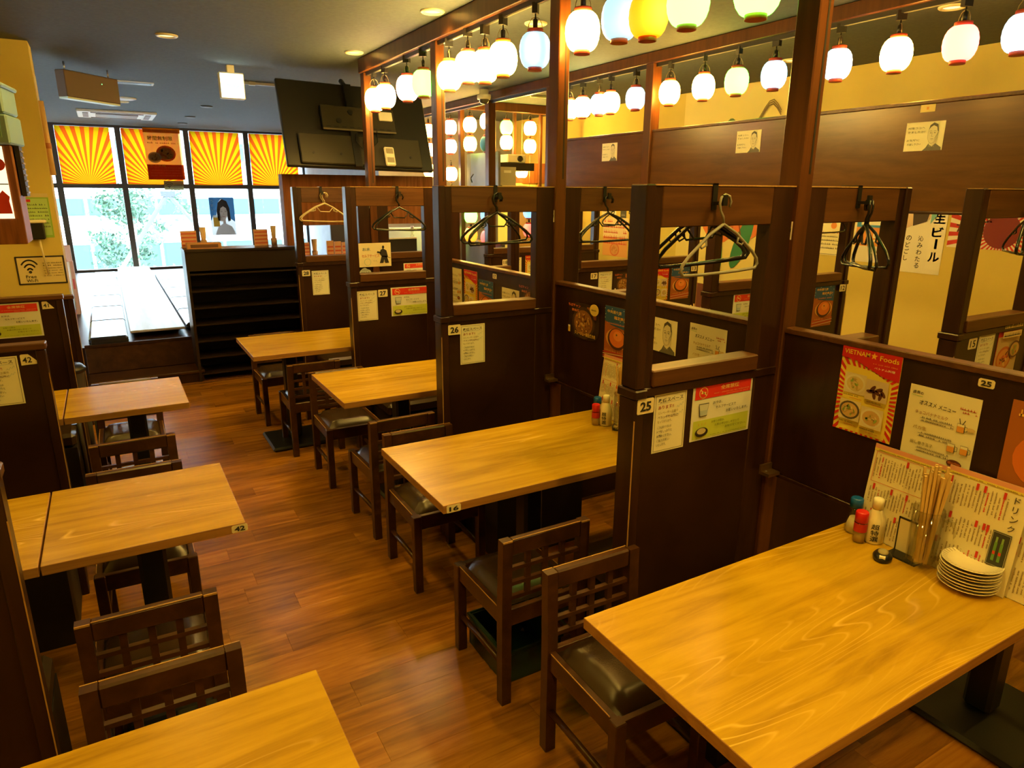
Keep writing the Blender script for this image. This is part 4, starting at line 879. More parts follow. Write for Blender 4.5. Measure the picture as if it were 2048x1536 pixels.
s.build('cloud_sticker', (1.950, PY[4]-.0315, 1.085), '-y', 'pale blue cloud-shaped sticker under the water sign', 'sticker').scale = (.8, 1, .8)
nosmoke((2.45, FY[3], 1.065), '-y', 'smoking ban sign below the self-service water sign', .265, .175)
# left side
notice((-.46, 3.40-.0235, 1.036), '-y', 'hand-lettered smoking area notice cut by the left picture edge'); numtag('42', (-.347, 3.40-.0235, 1.118), '-y', 'peeling triangular tag on the nearer left partition', .066, .046, True)
nosmoke((-.555, 4.94-.0235, 1.046), '-y', 'smoking ban sign cut by the left picture edge', .285, .203); numtag('41', (-.368, 4.94-.0235, 1.125), '-y', 'peeling triangular tag right of the left smoking ban sign', .06, .046, True)
s = Sheet(.33, .225, (.72, .60, .30)); s.up().frame(.006, .006, .324, .219, .012, (.03, .025, .02)); s.up()
for r in (.02, .042, .064):
    pts = [(.09+r*1.05*math.cos(R(40+10*k)), .098+r*1.5*math.sin(R(40+10*k))) for k in range(11)]; s.line(pts, .011, (.05, .045, .03))
s.disc(.09, .100, .011, (.05, .045, .03)).text('Free', .055, .052, .024, (.05, .045, .03), .07).text('Wi-Fi', .055, .020, .024, (.05, .045, .03), .075); [s.dashes(.18, .31, .165-.02*k, .012 if k < 2 else .008, (.08, .07, .05), k) for k in range(6)]
s.build('wifi_sign', (-.50, 6.678, 1.166), '-y', 'black framed free Wi-Fi sign on the yellow wall', 'sign')
s = Sheet(.165, .34, (.28, .50, .07)); s.up().rect(.01, .02, .155, .30, (.42, .62, .20)); s.up().rect(.015, .275, .045, .295, RED); [s.dashes(.02, .15, .25-.028*k, .014, INK, k) for k in range(7)]; s.rect(0, .31, .165, .34, (.6, .5, .25))
s.build('green_note', (-.455, 6.678, 1.59), '-y', 'green handwritten note sheet on the yellow wall', 'note')
# ------------------------------------------------------------------ window panels and window posters
def translucent(name, col, k=.65):
    m = bpy.data.materials.new(name); m.use_nodes = True; t = m.node_tree; t.nodes.clear()
    o = t.nodes.new('ShaderNodeOutputMaterial'); d = t.nodes.new('ShaderNodeBsdfDiffuse'); b = t.nodes.new('ShaderNodeBsdfTranslucent'); x = t.nodes.new('ShaderNodeMixShader')
    d.inputs[0].default_value = (*col, 1); b.inputs[0].default_value = (*col, 1); x.inputs[0].default_value = k
    t.links.new(d.outputs[0], x.inputs[1]); t.links.new(b.outputs[0], x.inputs[2]); t.links.new(x.outputs[0], o.inputs[0]); return m
_tl = {}
def TL(c):
    if c not in _tl: _tl[c] = translucent('backlit_%d' % len(_tl), tuple(min(.95, q*.5+.005) for q in c), .75)
    return _tl[c]
T_Y = translucent('film_yellow', (.29, .150, .001)); T_R = translucent('film_red', (.29, .032, .002)); T_O = translucent('film_orange', (.40, .12, .002)); T_W = translucent('film_pale', (.92, .74, .42))
for i in range(5):
    x0, x1 = WX[i]+.05, WX[i+1]-.125
    w, h = x1-x0, .93
    s = Sheet(w, h, T_Y); s.mb = MB(); s.mb.box(-w/2, w/2, .0, .004, -h/2, h/2, 0)
    # rays are film pieces set into the sheet: rebuild the sheet as wedges so that light passes each colour once
    s.mb.bm.free(); s.mb = MB(); s.mats = [T_Y, T_R, T_O]; s.k = 1
    rays(s, 0, 0, w, h, w/2, -.02, 21, T_R, .25, .48, True); rays(s, 0, 0, w, h, w/2, -.02, 21, T_Y, .73, .52, True)
    s.build('sunburst_film', ((x0+x1)/2, WY-.03, 2.35), '-y', 'red and yellow sunburst panel at the top of the windows, %s from the left' % ORD[i], 'panel', 'sunburst window panels')
s = Sheet(.60, .88, T_W, mk=TL); s.up().rect(.0, .0, .60, .26, T_R).rect(0, .80, .60, .88, T_O); s.up().text('時間無制限', .06, .67, .075, INK, .40); s.dashes(.05, .55, .62, .03, (.4, .05, .02), 3)
bowl(s, .33, .45, .16, (.55, .12, .02), (.65, .35, .05), [(.1, .06, .02), (.6, .2, .03), (.7, .5, .1)], 2); bowl(s, .14, .38, .11, (.6, .5, .3), (.6, .4, .15), [(.5, .3, .1), (.3, .15, .05)], 5)
s.up(); [s.dashes(.05, .55, .20-.045*k, .02, (.8, .3, .2), k) for k in range(4)]; s.dashes(.05, .55, .82, .035, (.8, .3, .1), 8); s.text('飲み放題', .05, .225, .03, (.8, .6, .1), .25)
s.build('party_poster', (1.065, WY-.045, 2.40), '-y', 'red and yellow unlimited time party poster on the second window panel', 'poster')
s = Sheet(.44, .70, (.74, .72, .70), mk=TL); s.up(); BL_ = (.10, .30, .62)
s.poly([(0, .25), (.05, .37), (.11, .37), (.12, .45), (.15, .60), (.20, .66), (.20, .70), (0, .70)], BL_).poly([(.20, .66), (.22, .67), (.31, .63), (.35, .50), (.36, .30), (.44, .24), (.44, .70), (.20, .70)], BL_)
HR = (.05, .03, .02)
s.poly([(.13, .27), (.12, .45), (.15, .60), (.22, .665), (.24, .665), (.24, .535), (.19, .50), (.172, .43), (.178, .33), (.17, .26)], HR).poly([(.24, .665), (.31, .63), (.35, .50), (.36, .27), (.31, .25), (.302, .34), (.308, .43), (.29, .50), (.24, .535)], HR)
SK = (.70, .50, .40)
s.poly([(.19, .50), (.24, .535), (.29, .50), (.308, .43), (.302, .35), (.27, .30), (.24, .288), (.20, .30), (.178, .35), (.172, .43)], SK).poly([(.215, .215), (.265, .215), (.265, .296), (.24, .288), (.215, .294)], (.62, .42, .33)).poly([(.06, .0), (.12, .15), (.215, .215), (.265, .215), (.37, .16), (.43, .0)], (.72, .58, .52))
s.rect(.045, .16, .155, .33, (.75, .38, .04)).rect(.045, .33, .155, .37, (.85, .82, .75)); s.up()
for e_ in (-1, 1): s.line([(.24+e_*.022, .437), (.24+e_*.055, .439)], .007, HR).line([(.24+e_*.02, .465), (.24+e_*.06, .468)], .004, HR)
s.line([(.24, .42), (.234, .385), (.246, .382)], .004, (.45, .25, .18)).line([(.215, .345), (.24, .338), (.265, .345)], .008, (.55, .12, .10)).disc(.185, .30, .026, (.66, .46, .36), .05, a=.4)
for k_, ch in enumerate('うまい'): s.text(ch, .025, .60-.075*k_, .055, (.80, .85, .9))
s.build('beer_poster', (1.95, WY+.0375, 1.30), '-y', 'blue poster of a woman with a beer mug on the window', 'poster')
s = Sheet(.32, .16, (.70, .62, .40), mk=TL); s.up(); [s.line([(.08+r*math.cos(R(45+18*k)), .04+r*math.sin(R(45+18*k))) for k in range(6)], .01, (.1, .1, .12)) for r in (.03, .06, .09)]; s.disc(.08, .045, .01, (.1, .1, .12)); [s.dashes(.16, .3, .10-.03*k, .015, (.3, .2, .1), k) for k in range(3)]
s.build('wifi_card', (1.16, WY-.06, 1.86), '-y', 'small Wi-Fi card hanging from the window rail', 'card')
# ------------------------------------------------------------------ posters and mural on the far yellow wall
WXR = 5.7975
s = Sheet(.46, .56, (.78, .74, .66)); s.up().rect(.34, .04, .46, .56, (.80, .76, .68)); s.rect(.352, .495, .46, .56, (.04, .16, .36))
for k, ch in enumerate(('生', 'ビ', 'ー', 'ル')):
    if ch == 'ー': s.rect(.390, .205, .410, .285, (.02, .12, .36))
    else: s.text('b:'+ch, .352, (.405, .30, .2, .10)[k], .078, (.02, .12, .36), .092)
for k, ch in enumerate('沁みわたる'): s.text(ch, .25, .26-.055*k, .042, INK)
for k, ch in enumerate('のどごし'): s.text(ch, .15, .26-.055*k, .042, INK)
s.up().poly([(.0, .30), (.10, .34), (.22, .40), (.32, .44), (.34, .56), (0, .56)], (.68, .50, .36)).up().poly([(.19, .38), (.30, .42), (.33, .56), (.17, .56)], (.05, .03, .02)).poly([(.33, .40), (.37, .46), (.37, .56), (.33, .56)], (.2, .5, .55))
s.build('beer_poster', (WXR, 3.33, 1.44), '-x', 'vertical draught beer poster with blue lettering on the yellow wall', 'poster')
s = Sheet(.75, .36, (.75, .70, .60)); s.up(); rays(s, 0, 0, .75, .36, .38, .12, 34, (.55, .03, .02)); s.up().disc(.38, .14, .13, (.20, .02, .02)).text('ちば', .05, .09, .11, (.10, .02, .015), .20); s.dashes(.17, .30, .20, .03, (.1, .02, .02), 1)
s.build('sunburst_poster', (WXR, 2.70, 1.57), '-x', 'red and white sunburst poster on the yellow wall', 'poster')
s = Sheet(.26, .46, (.75, .70, .60)); s.up().rect(.02, .30, .26, .46, (.05, .25, .60)).rect(.02, .14, .26, .30, (.70, .28, .05)); s.up().text('5', .18, .18, .07, (.85, .8, .7)).rect(.06, .32, .26, .37, (.8, .78, .7))
s.build('drinks_poster', (WXR, 3.76, 1.44), '-x', 'blue and orange drinks poster beside the draught beer poster', 'poster')
s = Sheet(.26, .36, (.80, .74, .50)); s.up().frame(.01, .01, .25, .35, .004, (.3, .28, .2)); s.disc(.15, .27, .03, (.7, .25, .05)); [s.dashes(.03, .22, .2-.035*k, .018, (.45, .06, .04) if k == 0 else INK, k) for k in range(5)]
s.build('paper_notice', (WXR, 4.12, 1.42), '-x', 'small framed paper notice between post and drinks poster', 'notice')
o = MB().box(0, .03, -.30, .30, .95, 1.75).build('roller_screen', P((.42, .40, .14), .7)); o.location = (5.765, 4.62, 0); tag(o, 'olive grey fabric screen on the yellow wall', 'screen')
# mural: plain waves of orange, green and brown standing in for the painted figures
s = Sheet(1.55, 2.12, (.74, .62, .24)); O_, G_, B_ = (.66, .17, .03), (.03, .20, .08), (.20, .13, .04); s.up()
rd = random.Random(4)
for k, (u, v, a, b_, c, r_) in enumerate(((.62, .95, .30, .42, O_, .2), (1.08, .98, .26, .40, O_, -.25), (.70, 1.55, .12, .26, (.08, .16, .05), 0), (.62, .48, .10, .34, G_, .1), (.98, .56, .09, .30, G_, -.4), (.80, .86, .06, .28, (.50, .12, .02), 0), (1.20, 1.30, .14, .10, G_, .4), (.50, 1.16, .14, .10, (.6, .2, .05), .6), (.60, .16, .12, .09, G_, 0))):
    s.up().disc(u, v, a, c, b_, 22, r_)
s.up()
for k in range(4): s.line([(.50+.13*k, 1.2), (.56+.13*k, 1.0), (.50+.14*k, .78), (.58+.13*k, .60)], .012, (.22, .03, .01))
for q, (v0, sg) in enumerate(((1.55, -1), (1.62, 1), (1.50, 1))):
    for j in range(3): s.line([(.72+sg*(.05*k), v0+.02*j+.10*math.sin(k*.75+q)*(k/10)+.02*k*(q == 1)) for k in range(13)], .014-.003*j, B_)
for j in range(4): s.line([(1.22+.05*j+.03*math.sin(k*.7), .35+.09*k) for k in range(9)], .012, B_)
s.build('mural_board', (5.775, 5.35, 1.79), '-x', 'yellow mural board with orange, green and brown swirls', 'mural')
o = MB().box(0, .03, -.75, 1.2, 0, .80).build('wainscot_board', P((.16, .05, .03), .5)); o.location = (5.765, 5.5, 0); tag(o, 'reddish brown wainscot board below the mural', 'board')
for k, (y, z, w, h, c) in enumerate(((7.30, 1.22, .52, .50, (.70, .35, .12)), (7.45, 1.62, .30, .26, (.78, .70, .58)), (7.15, 1.55, .12, .50, (.04, .04, .04)), (8.35, 1.40, .16, .26, (.72, .55, .08)))):
    s = Sheet(w, h, c); s.up()
    if k == 0: s.rect(0, h*.5, w, h, (.75, .60, .42)); s.up(); [s.dashes(.02, w-.02, h*(.88-.14*q), .05, (.6, .05, .03), q) for q in range(5)]; bowl(s, w*.5, h*.18, .10, (.6, .15, .05), (.6, .3, .1), [(.5, .2, .05)], 2)
    else: [s.dashes(.02, w-.02, h*(.8-.2*q), .03, INK if k != 2 else (.3, .3, .3), q) for q in range(4)]
    s.build('wall_notice', (WXR, y, z), '-x', ('large red and orange party notice', 'white paper notice', 'tall black framed notice', 'yellow strip notice')[k] + ' far along the yellow wall', 'notice')
# ------------------------------------------------------------------ table 25 and 16 settings
def clear_mat():
    m = bpy.data.materials.new('clear_glass'); m.use_nodes = True; t = m.node_tree; t.nodes.clear()
    o = t.nodes.new('ShaderNodeOutputMaterial'); a = t.nodes.new('ShaderNodeBsdfTransparent'); g = t.nodes.new('ShaderNodeBsdfGlossy'); lw = t.nodes.new('ShaderNodeLayerWeight'); lw.inputs[0].default_value = .3; pw = t.nodes.new('ShaderNodeMath'); pw.operation = 'POWER'; pw.inputs[1].default_value = 3.0; ad = t.nodes.new('ShaderNodeMath'); ad.operation = 'MULTIPLY_ADD'; ad.inputs[1].default_value = .55; ad.inputs[2].default_value = .09; t.links.new(lw.outputs['Facing'], pw.inputs[0]); t.links.new(pw.outputs[0], ad.inputs[0])
    a.inputs[0].default_value = (.93, .92, .84, 1); g.inputs['Roughness'].default_value = .05; x = t.nodes.new('ShaderNodeMixShader')
    t.links.new(ad.outputs[0], x.inputs[0]); t.links.new(a.outputs[0], x.inputs[1]); t.links.new(g.outputs[0], x.inputs[2]); t.links.new(x.outputs[0], o.inputs[0]); return m
M_CLEAR = clear_mat()
M_SALT = P((.75, .70, .55), .8, name='salt'); M_SOY = P((.78, .70, .45), .35, name='cream_bottle'); M_BLUECAP = P((.006, .10, .42), .35, name='blue_cap'); M_REDCAP = P((.60, .012, .010), .35, name='red_cap')
def wrap_label(r, z0, z1, text, m, col):
    """printed characters curved around a bottle of radius r, facing -Y/-X"""
    b = MB(); vs_, fs, x0, x1, y0, y1 = _txt[text]; k = (z1-z0)/((x1-x0)); nv = []
    for p in vs_:
        zz = z1-(p.x-x0)*k; a = (p.y-(y0+y1)/2)*k/r; ang = R(215)-a
        nv.append(b.bm.verts.new((math.cos(ang)*(r+.0006), math.sin(ang)*(r+.0006), zz)))
    for f in fs:
        try: b.bm.faces.new([nv[i] for i in f])
        except ValueError: pass
    return b
def column_text(chars, r, z0, z1, w, ang0):
    b = MB(); n = len(chars); hh = (z1-z0)/n
    for i, ch in enumerate(chars):
        vs_, fs, x0, x1, y0, y1 = _txt[ch]; nv = []
        for p in vs_:
            u = ((p.x-x0)/(x1-x0)-.5)*w; v = z1-hh*(i+1)+((p.y-y0)/(y1-y0))*hh*.88
            a = ang0+u/r; nv.append(b.bm.verts.new((math.cos(a)*(r+.0006), math.sin(a)*(r+.0006), v)))
        for f in fs:
            try: b.bm.faces.new([nv[i2] for i2 in f])
            except ValueError: pass
    return b
prep_text(['超', '特', '選'])
def setting(x, y, where, full):
    z = ZT
    t = thing('sauce_bottle', 'cream sauce bottle with black characters on ' + where, 'bottle', (x, y, z), 0, 'sauce bottles')
    MB().lathe([(.019, 0), (.0215, .004), (.0215, .045), (.020, .058), (.012, .075), (.0105, .082)], n=20).build('body', M_SOY, t)
    MB().lathe([(.0115, .081), (.0115, .098), (.0105, .105), (.004, .106)], n=18).build('cap', M_CREAM, t)
    column_text('超特選', .0215, .008, .052, .016, R(215)).build('lettering', P(INK, .6), t, recalc=False); t.scale = (full,)*3
    t = thing('spice_jar', 'small glass spice jar with a red cap on ' + where, 'jar', (x-.043, y+.020, z), 0, 'red capped spice jars')
    MB().lathe([(.012, 0), (.0135, .003), (.0135, .045), (.010, .050)], n=16).build('glass_body', M_CLEAR, t); MB().lathe([(.011, .002), (.011, .026)], n=12).build('spice', P((.45, .30, .10), .8), t)
    MB().lathe([(.0138, .050), (.0138, .072), (.012, .075)], n=16).build('cap', M_REDCAP, t); t.scale = (full,)*3; MB().lathe([(.0139, .028), (.0139, .048)], n=16, cap=False).build('wrap', P((.45, .02, .015), .4), t)
    t = thing('salt_shaker', 'glass salt shaker with a blue cap on ' + where, 'shaker', (x+.004, y+.071, z), 0, 'blue capped salt shakers')
    MB().lathe([(.020, 0), (.022, .004), (.020, .025), (.014, .05), (.013, .070)], n=18).build('glass_body', M_CLEAR, t); MB().lathe([(.0185, .002), (.017, .024), (.012, .040)], n=14).build('salt', M_SALT, t); MB().lathe([(.0150, .068), (.0150, .090), (.012, .093)], n=18).build('cap', M_BLUECAP, t); t.scale = (full*.92,)*3
setting(1.968, 1.112, 'the nearest table', 1.4)
setting(1.915, 2.42, 'table 16', 1.38)
def mug_sticks(x, y, where, seed):
    rd = random.Random(seed)
    t = thing('glass_mug', 'tall glass beer mug used as a chopstick holder on ' + where, 'mug', (x, y, ZT), 0, 'chopstick mugs')
    MB().lathe([(.041, 0), (.044, .004), (.044, .013), (.038, .022), (.041, .185), (.0385, .185), (.035, .022), (.0, .016)], n=24, cap=False).build('glass_body', M_CLEAR, t)
    a0 = R(-50); pts = [(.038, .158), (.066, .150), (.076, .125), (.076, .068), (.064, .040), (.037, .032)]
    MB().tube([(r*math.cos(a0), r*math.sin(a0), zz) for r, zz in pts], .0055, 8).build('handle', M_CLEAR, t)
    MB().lathe([(.0415, .183), (.0425, .187), (.0392, .187)], n=24, cap=False).build('rim', M_CLEAR, t)
    m = wood('chopstick_wood', (.60, .40, .14), (.68, .48, .19), (.74, .55, .24), (20, 20, 1), .6)
    for k in range(22):
        a = rd.uniform(0, 6.28); r = .028*math.sqrt(rd.random()); lean = rd.uniform(.0, .034); b_ = rd.uniform(0, 6.28); ztop = rd.uniform(.275, .325)
        p0 = Vector((r*.7*math.cos(a), r*.7*math.sin(a), .018)); p1 = Vector((r*math.cos(a)+lean*math.cos(b_), r*math.sin(a)+lean*math.sin(b_), ztop))
        # keep inside the mouth
        q_ = p0.lerp(p1, (.185-.018)/(ztop-.018)); rr = math.hypot(q_.x, q_.y)
        if rr > .031: p1.x -= (q_.x-q_.x/rr*.031)*1.8; p1.y -= (q_.y-q_.y/rr*.031)*1.8
        o = MB().tube([p0, p1], .0048, 4, smooth=False).build('chopstick', m); o.location = (x, y, ZT)
        tag(o, 'disposable wooden chopsticks standing in the glass mug on ' + where, 'chopsticks', 'chopsticks in the mug on ' + where)
mug_sticks(1.945, .952, 'the nearest table', 1)
mug_sticks(1.915, 2.30, 'table 16', 2)
# call button
def call_button(x, y, where):
    t = thing('call_button', 'black oval call button on ' + where, 'call button', (x, y, ZT), .5, 'call buttons')
    o = MB().lathe([(.030, 0), (.036, .004), (.037, .012), (.030, .020), (.018, .023)], n=24).build('body', M_BLACK, t); o.scale = (1, .72, 1)
    o = MB().lathe([(.019, .0205), (.018, .026), (.012, .028)], n=20).build('button', P((.35, .30, .15), .35), t); o.scale = (1, .78, 1)
    MB().box(-.033, -.022, -.008, .008, .0145, .0215).build('label_patch', M_CREAM, t)
call_button(1.890, 1.030, 'the nearest table'); call_button(1.93, 2.345, 'table 16')
# stack of small plates
M_PLATE = P((.72, .66, .46), .25, name='plate_glaze')
def rim_lines():
    b = MB()
    for k in range(36):
        a = 2*math.pi*k/36; r0, r1 = .0585, .0708
        for da in (-.018,):
            b.poly([(r0*math.cos(a-.02), r0*math.sin(a-.02), .01575), (r1*math.cos(a-.02), r1*math.sin(a-.02), .0190), (r1*math.cos(a+.02), r1*math.sin(a+.02), .0190), (r0*math.cos(a+.02), r0*math.sin(a+.02), .01575)])
    return b
pm = MB().lathe([(r_*1.13, z_*1.05) for r_, z_ in ((.028, 0), (.030, .001), (.038, .004), (.056, .0125), (.065, .0165), (.0655, .0178), (.063, .0175), (.052, .0145), (.036, .0085), (.0, .0065))], n=36, cap=False)
t0 = None
for k in range(8):
    lab = 'small cream plate on the nearest table, %s' % ('topmost of the stack, striped rim showing' if k == 7 else 'bottom of the stack' if k == 0 else '%s from the bottom of the stack' % ORD[k])
    if t0 is None:
        t0 = thing('small_plate', lab, 'plate', (1.953, .822, ZT), 0, 'small plates in the stack')
        pm.build('dish', M_PLATE, t0); rim_lines().build('rim_stripe', P((.25, .20, .12), .4), t0, recalc=False)
    else: dup(t0, lab, (1.953+.0015*math.sin(k*2), .822+.0015*math.cos(k*3), ZT+k*.0092), k*.3, 'small plates in the stack')
t1 = thing('small_plate', 'small cream plate standing in the stack on table 16', 'plate', (1.93, 2.20, ZT), 0); 
for ch in t0.children: c_ = ch.copy(); C.objects.link(c_); c_.parent = t1
for k in range(6): dup(t1, 'small cream plate on table 16, %s from the bottom' % ORD[k+1], (1.93, 2.20, ZT+(k+1)*.0082), k*.4, 'small plates on table 16')
# drink menus leaning on the back panels
def drink_menu(x, y, w, h, label, variant, tilt=.12):
    s = Sheet(w, h, (.74, .68, .46)); s.up()
    s.rect(0, h*.955, w, h, (.66, .30, .20)); s.rect(0, h*.93, w, h*.955, (.70, .58, .10)); s.up().dashes(w*.05, w*.95, h*.935, h*.012, INK, 1)
    rd = random.Random(variant)
    if variant == 1:
        s.frame(w*.04, h*.60, w*.96, h*.92, .0015, (.6, .15, .08))
    cols = int(w/.0105)
    for k in range(cols):
        u = w*.05+k*w*.90/cols
        for v0, v1 in ((.64, .90), (.36, .57), (.05, .30)):
            if variant == 2 and u > w*.80 and v0 > .3: continue
            s.dashes(h*(v0+rd.uniform(0, .04)), h*(v1-rd.uniform(.0, .05)), u, .0042, (.32, .24, .13) if rd.random() > .15 else (.55, .04, .03), k+int(v0*10), True)
            if rd.random() < .16: s.up().rect(u-.001, h*v1-h*.05, u+.006, h*v1+h*.012, (.55, .03, .02)); s.k -= 1
    if variant == 2:
        s.up()
        for k, ch in enumerate(('ド', 'リ', 'ン', 'ク')):
            s.text(ch, w*.84, h*(.84-.085*k), h*.06, (.08, .06, .04))
        s.up().rect(w*.70, h*.24, w*.92, h*.56, (.03, .035, .03)).up().frame(w*.71, h*.25, w*.91, h*.55, .001, (.45, .45, .35))
        for k in range(2): s.rect(w*(.75+.07*k), h*.29, w*(.785+.07*k), h*.46, (.12, .28, .05)).rect(w*(.755+.07*k), h*.46, w*(.78+.07*k), h*.51, (.2, .35, .1)); s.up().rect(w*(.752+.07*k), h*.35, w*(.783+.07*k), h*.38, (.6, .05, .02)); s.k -= 1
    return s.build('drink_menu', (x, y, ZT+h/2*math.cos(tilt)+.002), '-x', label, 'menu', 'drink menus', tilt=-tilt)
prep_text(['ド', 'リ', 'ン', 'ク'])
drink_menu(2.000, 1.055, .245, .30, 'cream drink menu behind the sauce bottles on the nearest table', 1)
drink_menu(1.995, .845, .21, .31, 'pink drink menu with katakana heading behind the plates', 2)
drink_menu(2.008, .752, .20, .30, 'yellow drink menu at the right picture edge', 3)
drink_menu(2.000, 2.48, .20, .30, 'cream drink menu behind the bottles on table 16', 1)
t = thing('menu_holder', 'black plastic menu stand behind the call button', 'menu stand', (1.972, 1.000, ZT))
MB().box(-.045, .02, -.045, .045, 0, .006).build('foot', M_BLACK, t); MB().box(.0, .004, -.045, -.041, .006, .115).box(.0, .004, .041, .045, .006, .115).box(0, .004, -.045, .045, .110, .115).build('frame', M_BLACK, t); MB().box(.001, .003, -.041, .041, .006, .110).build('card', P((.74, .68, .46), .5), t)
o = drink_menu(2.07, 1.36, .30, .012, 'menu edge lying along the back panel', 3, 0) if False else None
# number labels on the table edges
numtag('42', (0.247-(-.298+.269)/2-0.0, -.2963, ZT-.017), '-y', 'small 42 label on the table corner', .05, .026, parent=L42, cat=None).location.x = .283-.025-.0145+.02
numtag('16', (0, -.3193, ZT-.017), '-y', 'small 16 label on the table corner', .055, .028, parent=T16, cat=None).location.x = -.5685+.04
# chopsticks cup seen over the panel in the third row
t = thing('chopstick_cup', 'cup of wooden chopsticks on a third-row table, seen over the back panel', 'cup', (3.66, 3.62, ZT)); MB().lathe([(.035, 0), (.04, .12), (.037, .12), (.032, .005)], n=16).build('cup_body', P((.25, .12, .05), .4), t)
for k in range(9): MB().tube([(.012*math.cos(k), .012*math.sin(k), .01), (.045*math.cos(k*1.9), .045*math.sin(k*1.9), .25+.02*math.sin(k*5))], .0055, 4, smooth=False).build('chopstick', P((.68, .48, .19), .6), t)
# ------------------------------------------------------------------ television seen from behind
t = thing('television', 'large black television seen from behind, tilted down from the ceiling', 'television', (2.236, 6.856, 2.389)); t.rotation_euler = (Matrix.Rotation(R(.78), 3, 'Z') @ Matrix.Rotation(R(-21.7), 3, 'X') @ Matrix.Rotation(R(1.2), 3, 'Y')).to_euler()
M_TVB = P((.012, .011, .009), .45, name='tv_back', bump=.2); M_TVB2 = P((.034, .029, .017), .5, name='tv_back_lit', bump=.2)  # second tone is lighter and browner: light on the lower back put into colour
MB().bbox(-.725, .725, 0, .045, -.42, .42, .008).build('case', M_TVB, t); MB().bbox(-.60, .60, -.035, 0, -.40, -.11, .008).build('rear_housing', M_TVB2, t)
MB().box(-.70, .70, .045, .047, -.40, .40).build('screen', P((.01, .01, .012), .1), t)
b = MB().bbox(-.36, .36, -.055, -.012, -.06, .17, .004); b.build('wall_mount', M_TVB2, t)
for x, z in ((-.2, .02), (-.08, .11), (.10, .02)): MB().lathe([(.026, 0), (.026, .004)], n=16).build('mount_hole', M_BLACK, t, (x, -.056, z), (R(90), 0, 0))
for k in range(9): MB().box(-.33+k*.075, -.285+k*.075, -.057, -.055, -.045, -.035).build('mount_slot', M_BLACK, t)
MB().box(-.10, -.03, -.05, -.012, -.42, .40).build('bracket_arm', M_BLACK, t); MB().box(-.36, .36, -.062, -.054, -.075, -.06).build('mount_rail', P((.25, .22, .14), .4, .5), t)
for x in (-.48, -.22, .02, .48): MB().lathe([(.012, 0), (.012, .004)], n=10).build('screw_hole', M_BLACK, t, (x, -.036, -.30), (R(90), 0, 0))
for k, (x, z) in enumerate(((-.05, -.1), (.02, -.12), (.06, -.08))): MB().tube([(x, -.06, z), (x-.02, -.07, z-.08), (x+.03, -.075, z-.15), (x+.09, -.07, z-.10), (x+.10, -.06, z+.02)], .005, 6).build('cable', M_BLACK, t)
MB().bbox(.20, .30, -.08, -.05, -.41, -.22, .01).build('media_box', M_CREAM, t)
for z in (-.29, -.38): MB().box(.215, .285, -.083, -.08, z, z+.05).build('port_cover', P((.35, .3, .2), .5), t)
MB().bbox(.20, .34, -.07, -.05, .05, .14, .006).build('splitter_box', M_CREAM, t)
MB().tube([(-.06, .02, .40), (-.06, .12, .52)], .025, 8).build('ceiling_pole', M_BLACK, t)
# ------------------------------------------------------------------ ceiling fittings
M_TRIM = P((.72, .66, .44), .4, name='lamp_trim')
for i, (x, y, k) in enumerate(DOWN):
    t = thing('recessed_lamp', 'round recessed ceiling lamp, %s' % (['over the left aisle by the yellow wall', 'above the third booth row side', 'in front of the television', 'over the raised seating', 'behind the first header beam', 'past the second header beam', 'over the nearest table', 'over the numbered second table', 'over the third table', 'over the bottom left table', 'over table 42', 'over the farthest left table', 'by the mural', 'beyond the mural', 'over the near second booth', 'over the middle second booth', 'over the far second booth', 'near the right wall', 'over the left benches', 'added fill behind the camera over the right tables', 'added fill behind the camera over the left tables', 'added fill behind the camera over the second booths', 'cool white fill added in front of the far lantern strings', 'cool white fill added farthest beside the lantern strings'][i]), 'ceiling lamp', (x, y, CZ), 0, 'recessed ceiling lamps')
    MB().lathe([(.075, 0), (.075, -.006), (.068, -.012), (.055, -.012), (.05, -.004)], n=28, cap=False).build('trim_ring', M_TRIM, t)
    MB().lathe([(.0, -.002), (.055, -.002)], n=28, cap=False).build('lens', EM((1.0, .70, .32), 1.2, 'lamp_lens') if i == 0 else bpy.data.materials['lamp_lens'], t, recalc=False)
for k, (x, y) in enumerate(((1.354, 10.446), (1.314, 12.061), (1.321, 13.295))):
    t = thing('ceiling_sensor', 'small dark ceiling disc over the raised seating, %s from the television' % ORD[k], 'ceiling fitting', (x, y, CZ), 0, 'ceiling discs'); MB().lathe([(.075, 0), (.075, -.012), (.05, -.018)], n=20).build('disc', P((.08, .08, .085), .5), t)
t = thing('speaker_grille', 'round white ceiling speaker beyond the hanging sign box', 'speaker', (.379, 10.1, CZ)); MB().lathe([(.14, 0), (.14, -.012), (.11, -.02)], n=24).build('grille', M_WHITE, t)
t = thing('hanging_sign', 'brown sign box hung from the ceiling, seen from behind', 'sign', (.026, 7.73, 2.68)); t.rotation_euler = (0, 0, R(46))
MB().bbox(-.30, .30, -.05, .05, -.11, .11, .006).build('box', P((.10, .055, .03), .5), t); MB().box(-.295, .295, -.045, .045, -.125, -.11).build('diffuser', P((.6, .7, .6), .4), t)
for sx in (-1, 1): MB().tube([(sx*.24, 0, .11), (sx*.24, 0, .18)], .008, 6).build('hanger_rod', M_METAL, t)
MB().lathe([(.005, 0), (.004, .002)], n=8).build('pilot_light', EM((.2, 1, .3), 2, 'pilot'), t, (.1, -.051, .04), (R(90), 0, 0))
t = thing('exit_sign', 'lit white and green exit sign with an arrow on the ceiling', 'sign', (1.135, 7.0, 2.69)); M_EXIT = EM((.75, 1.0, .95), 4.0, 'exit_face')
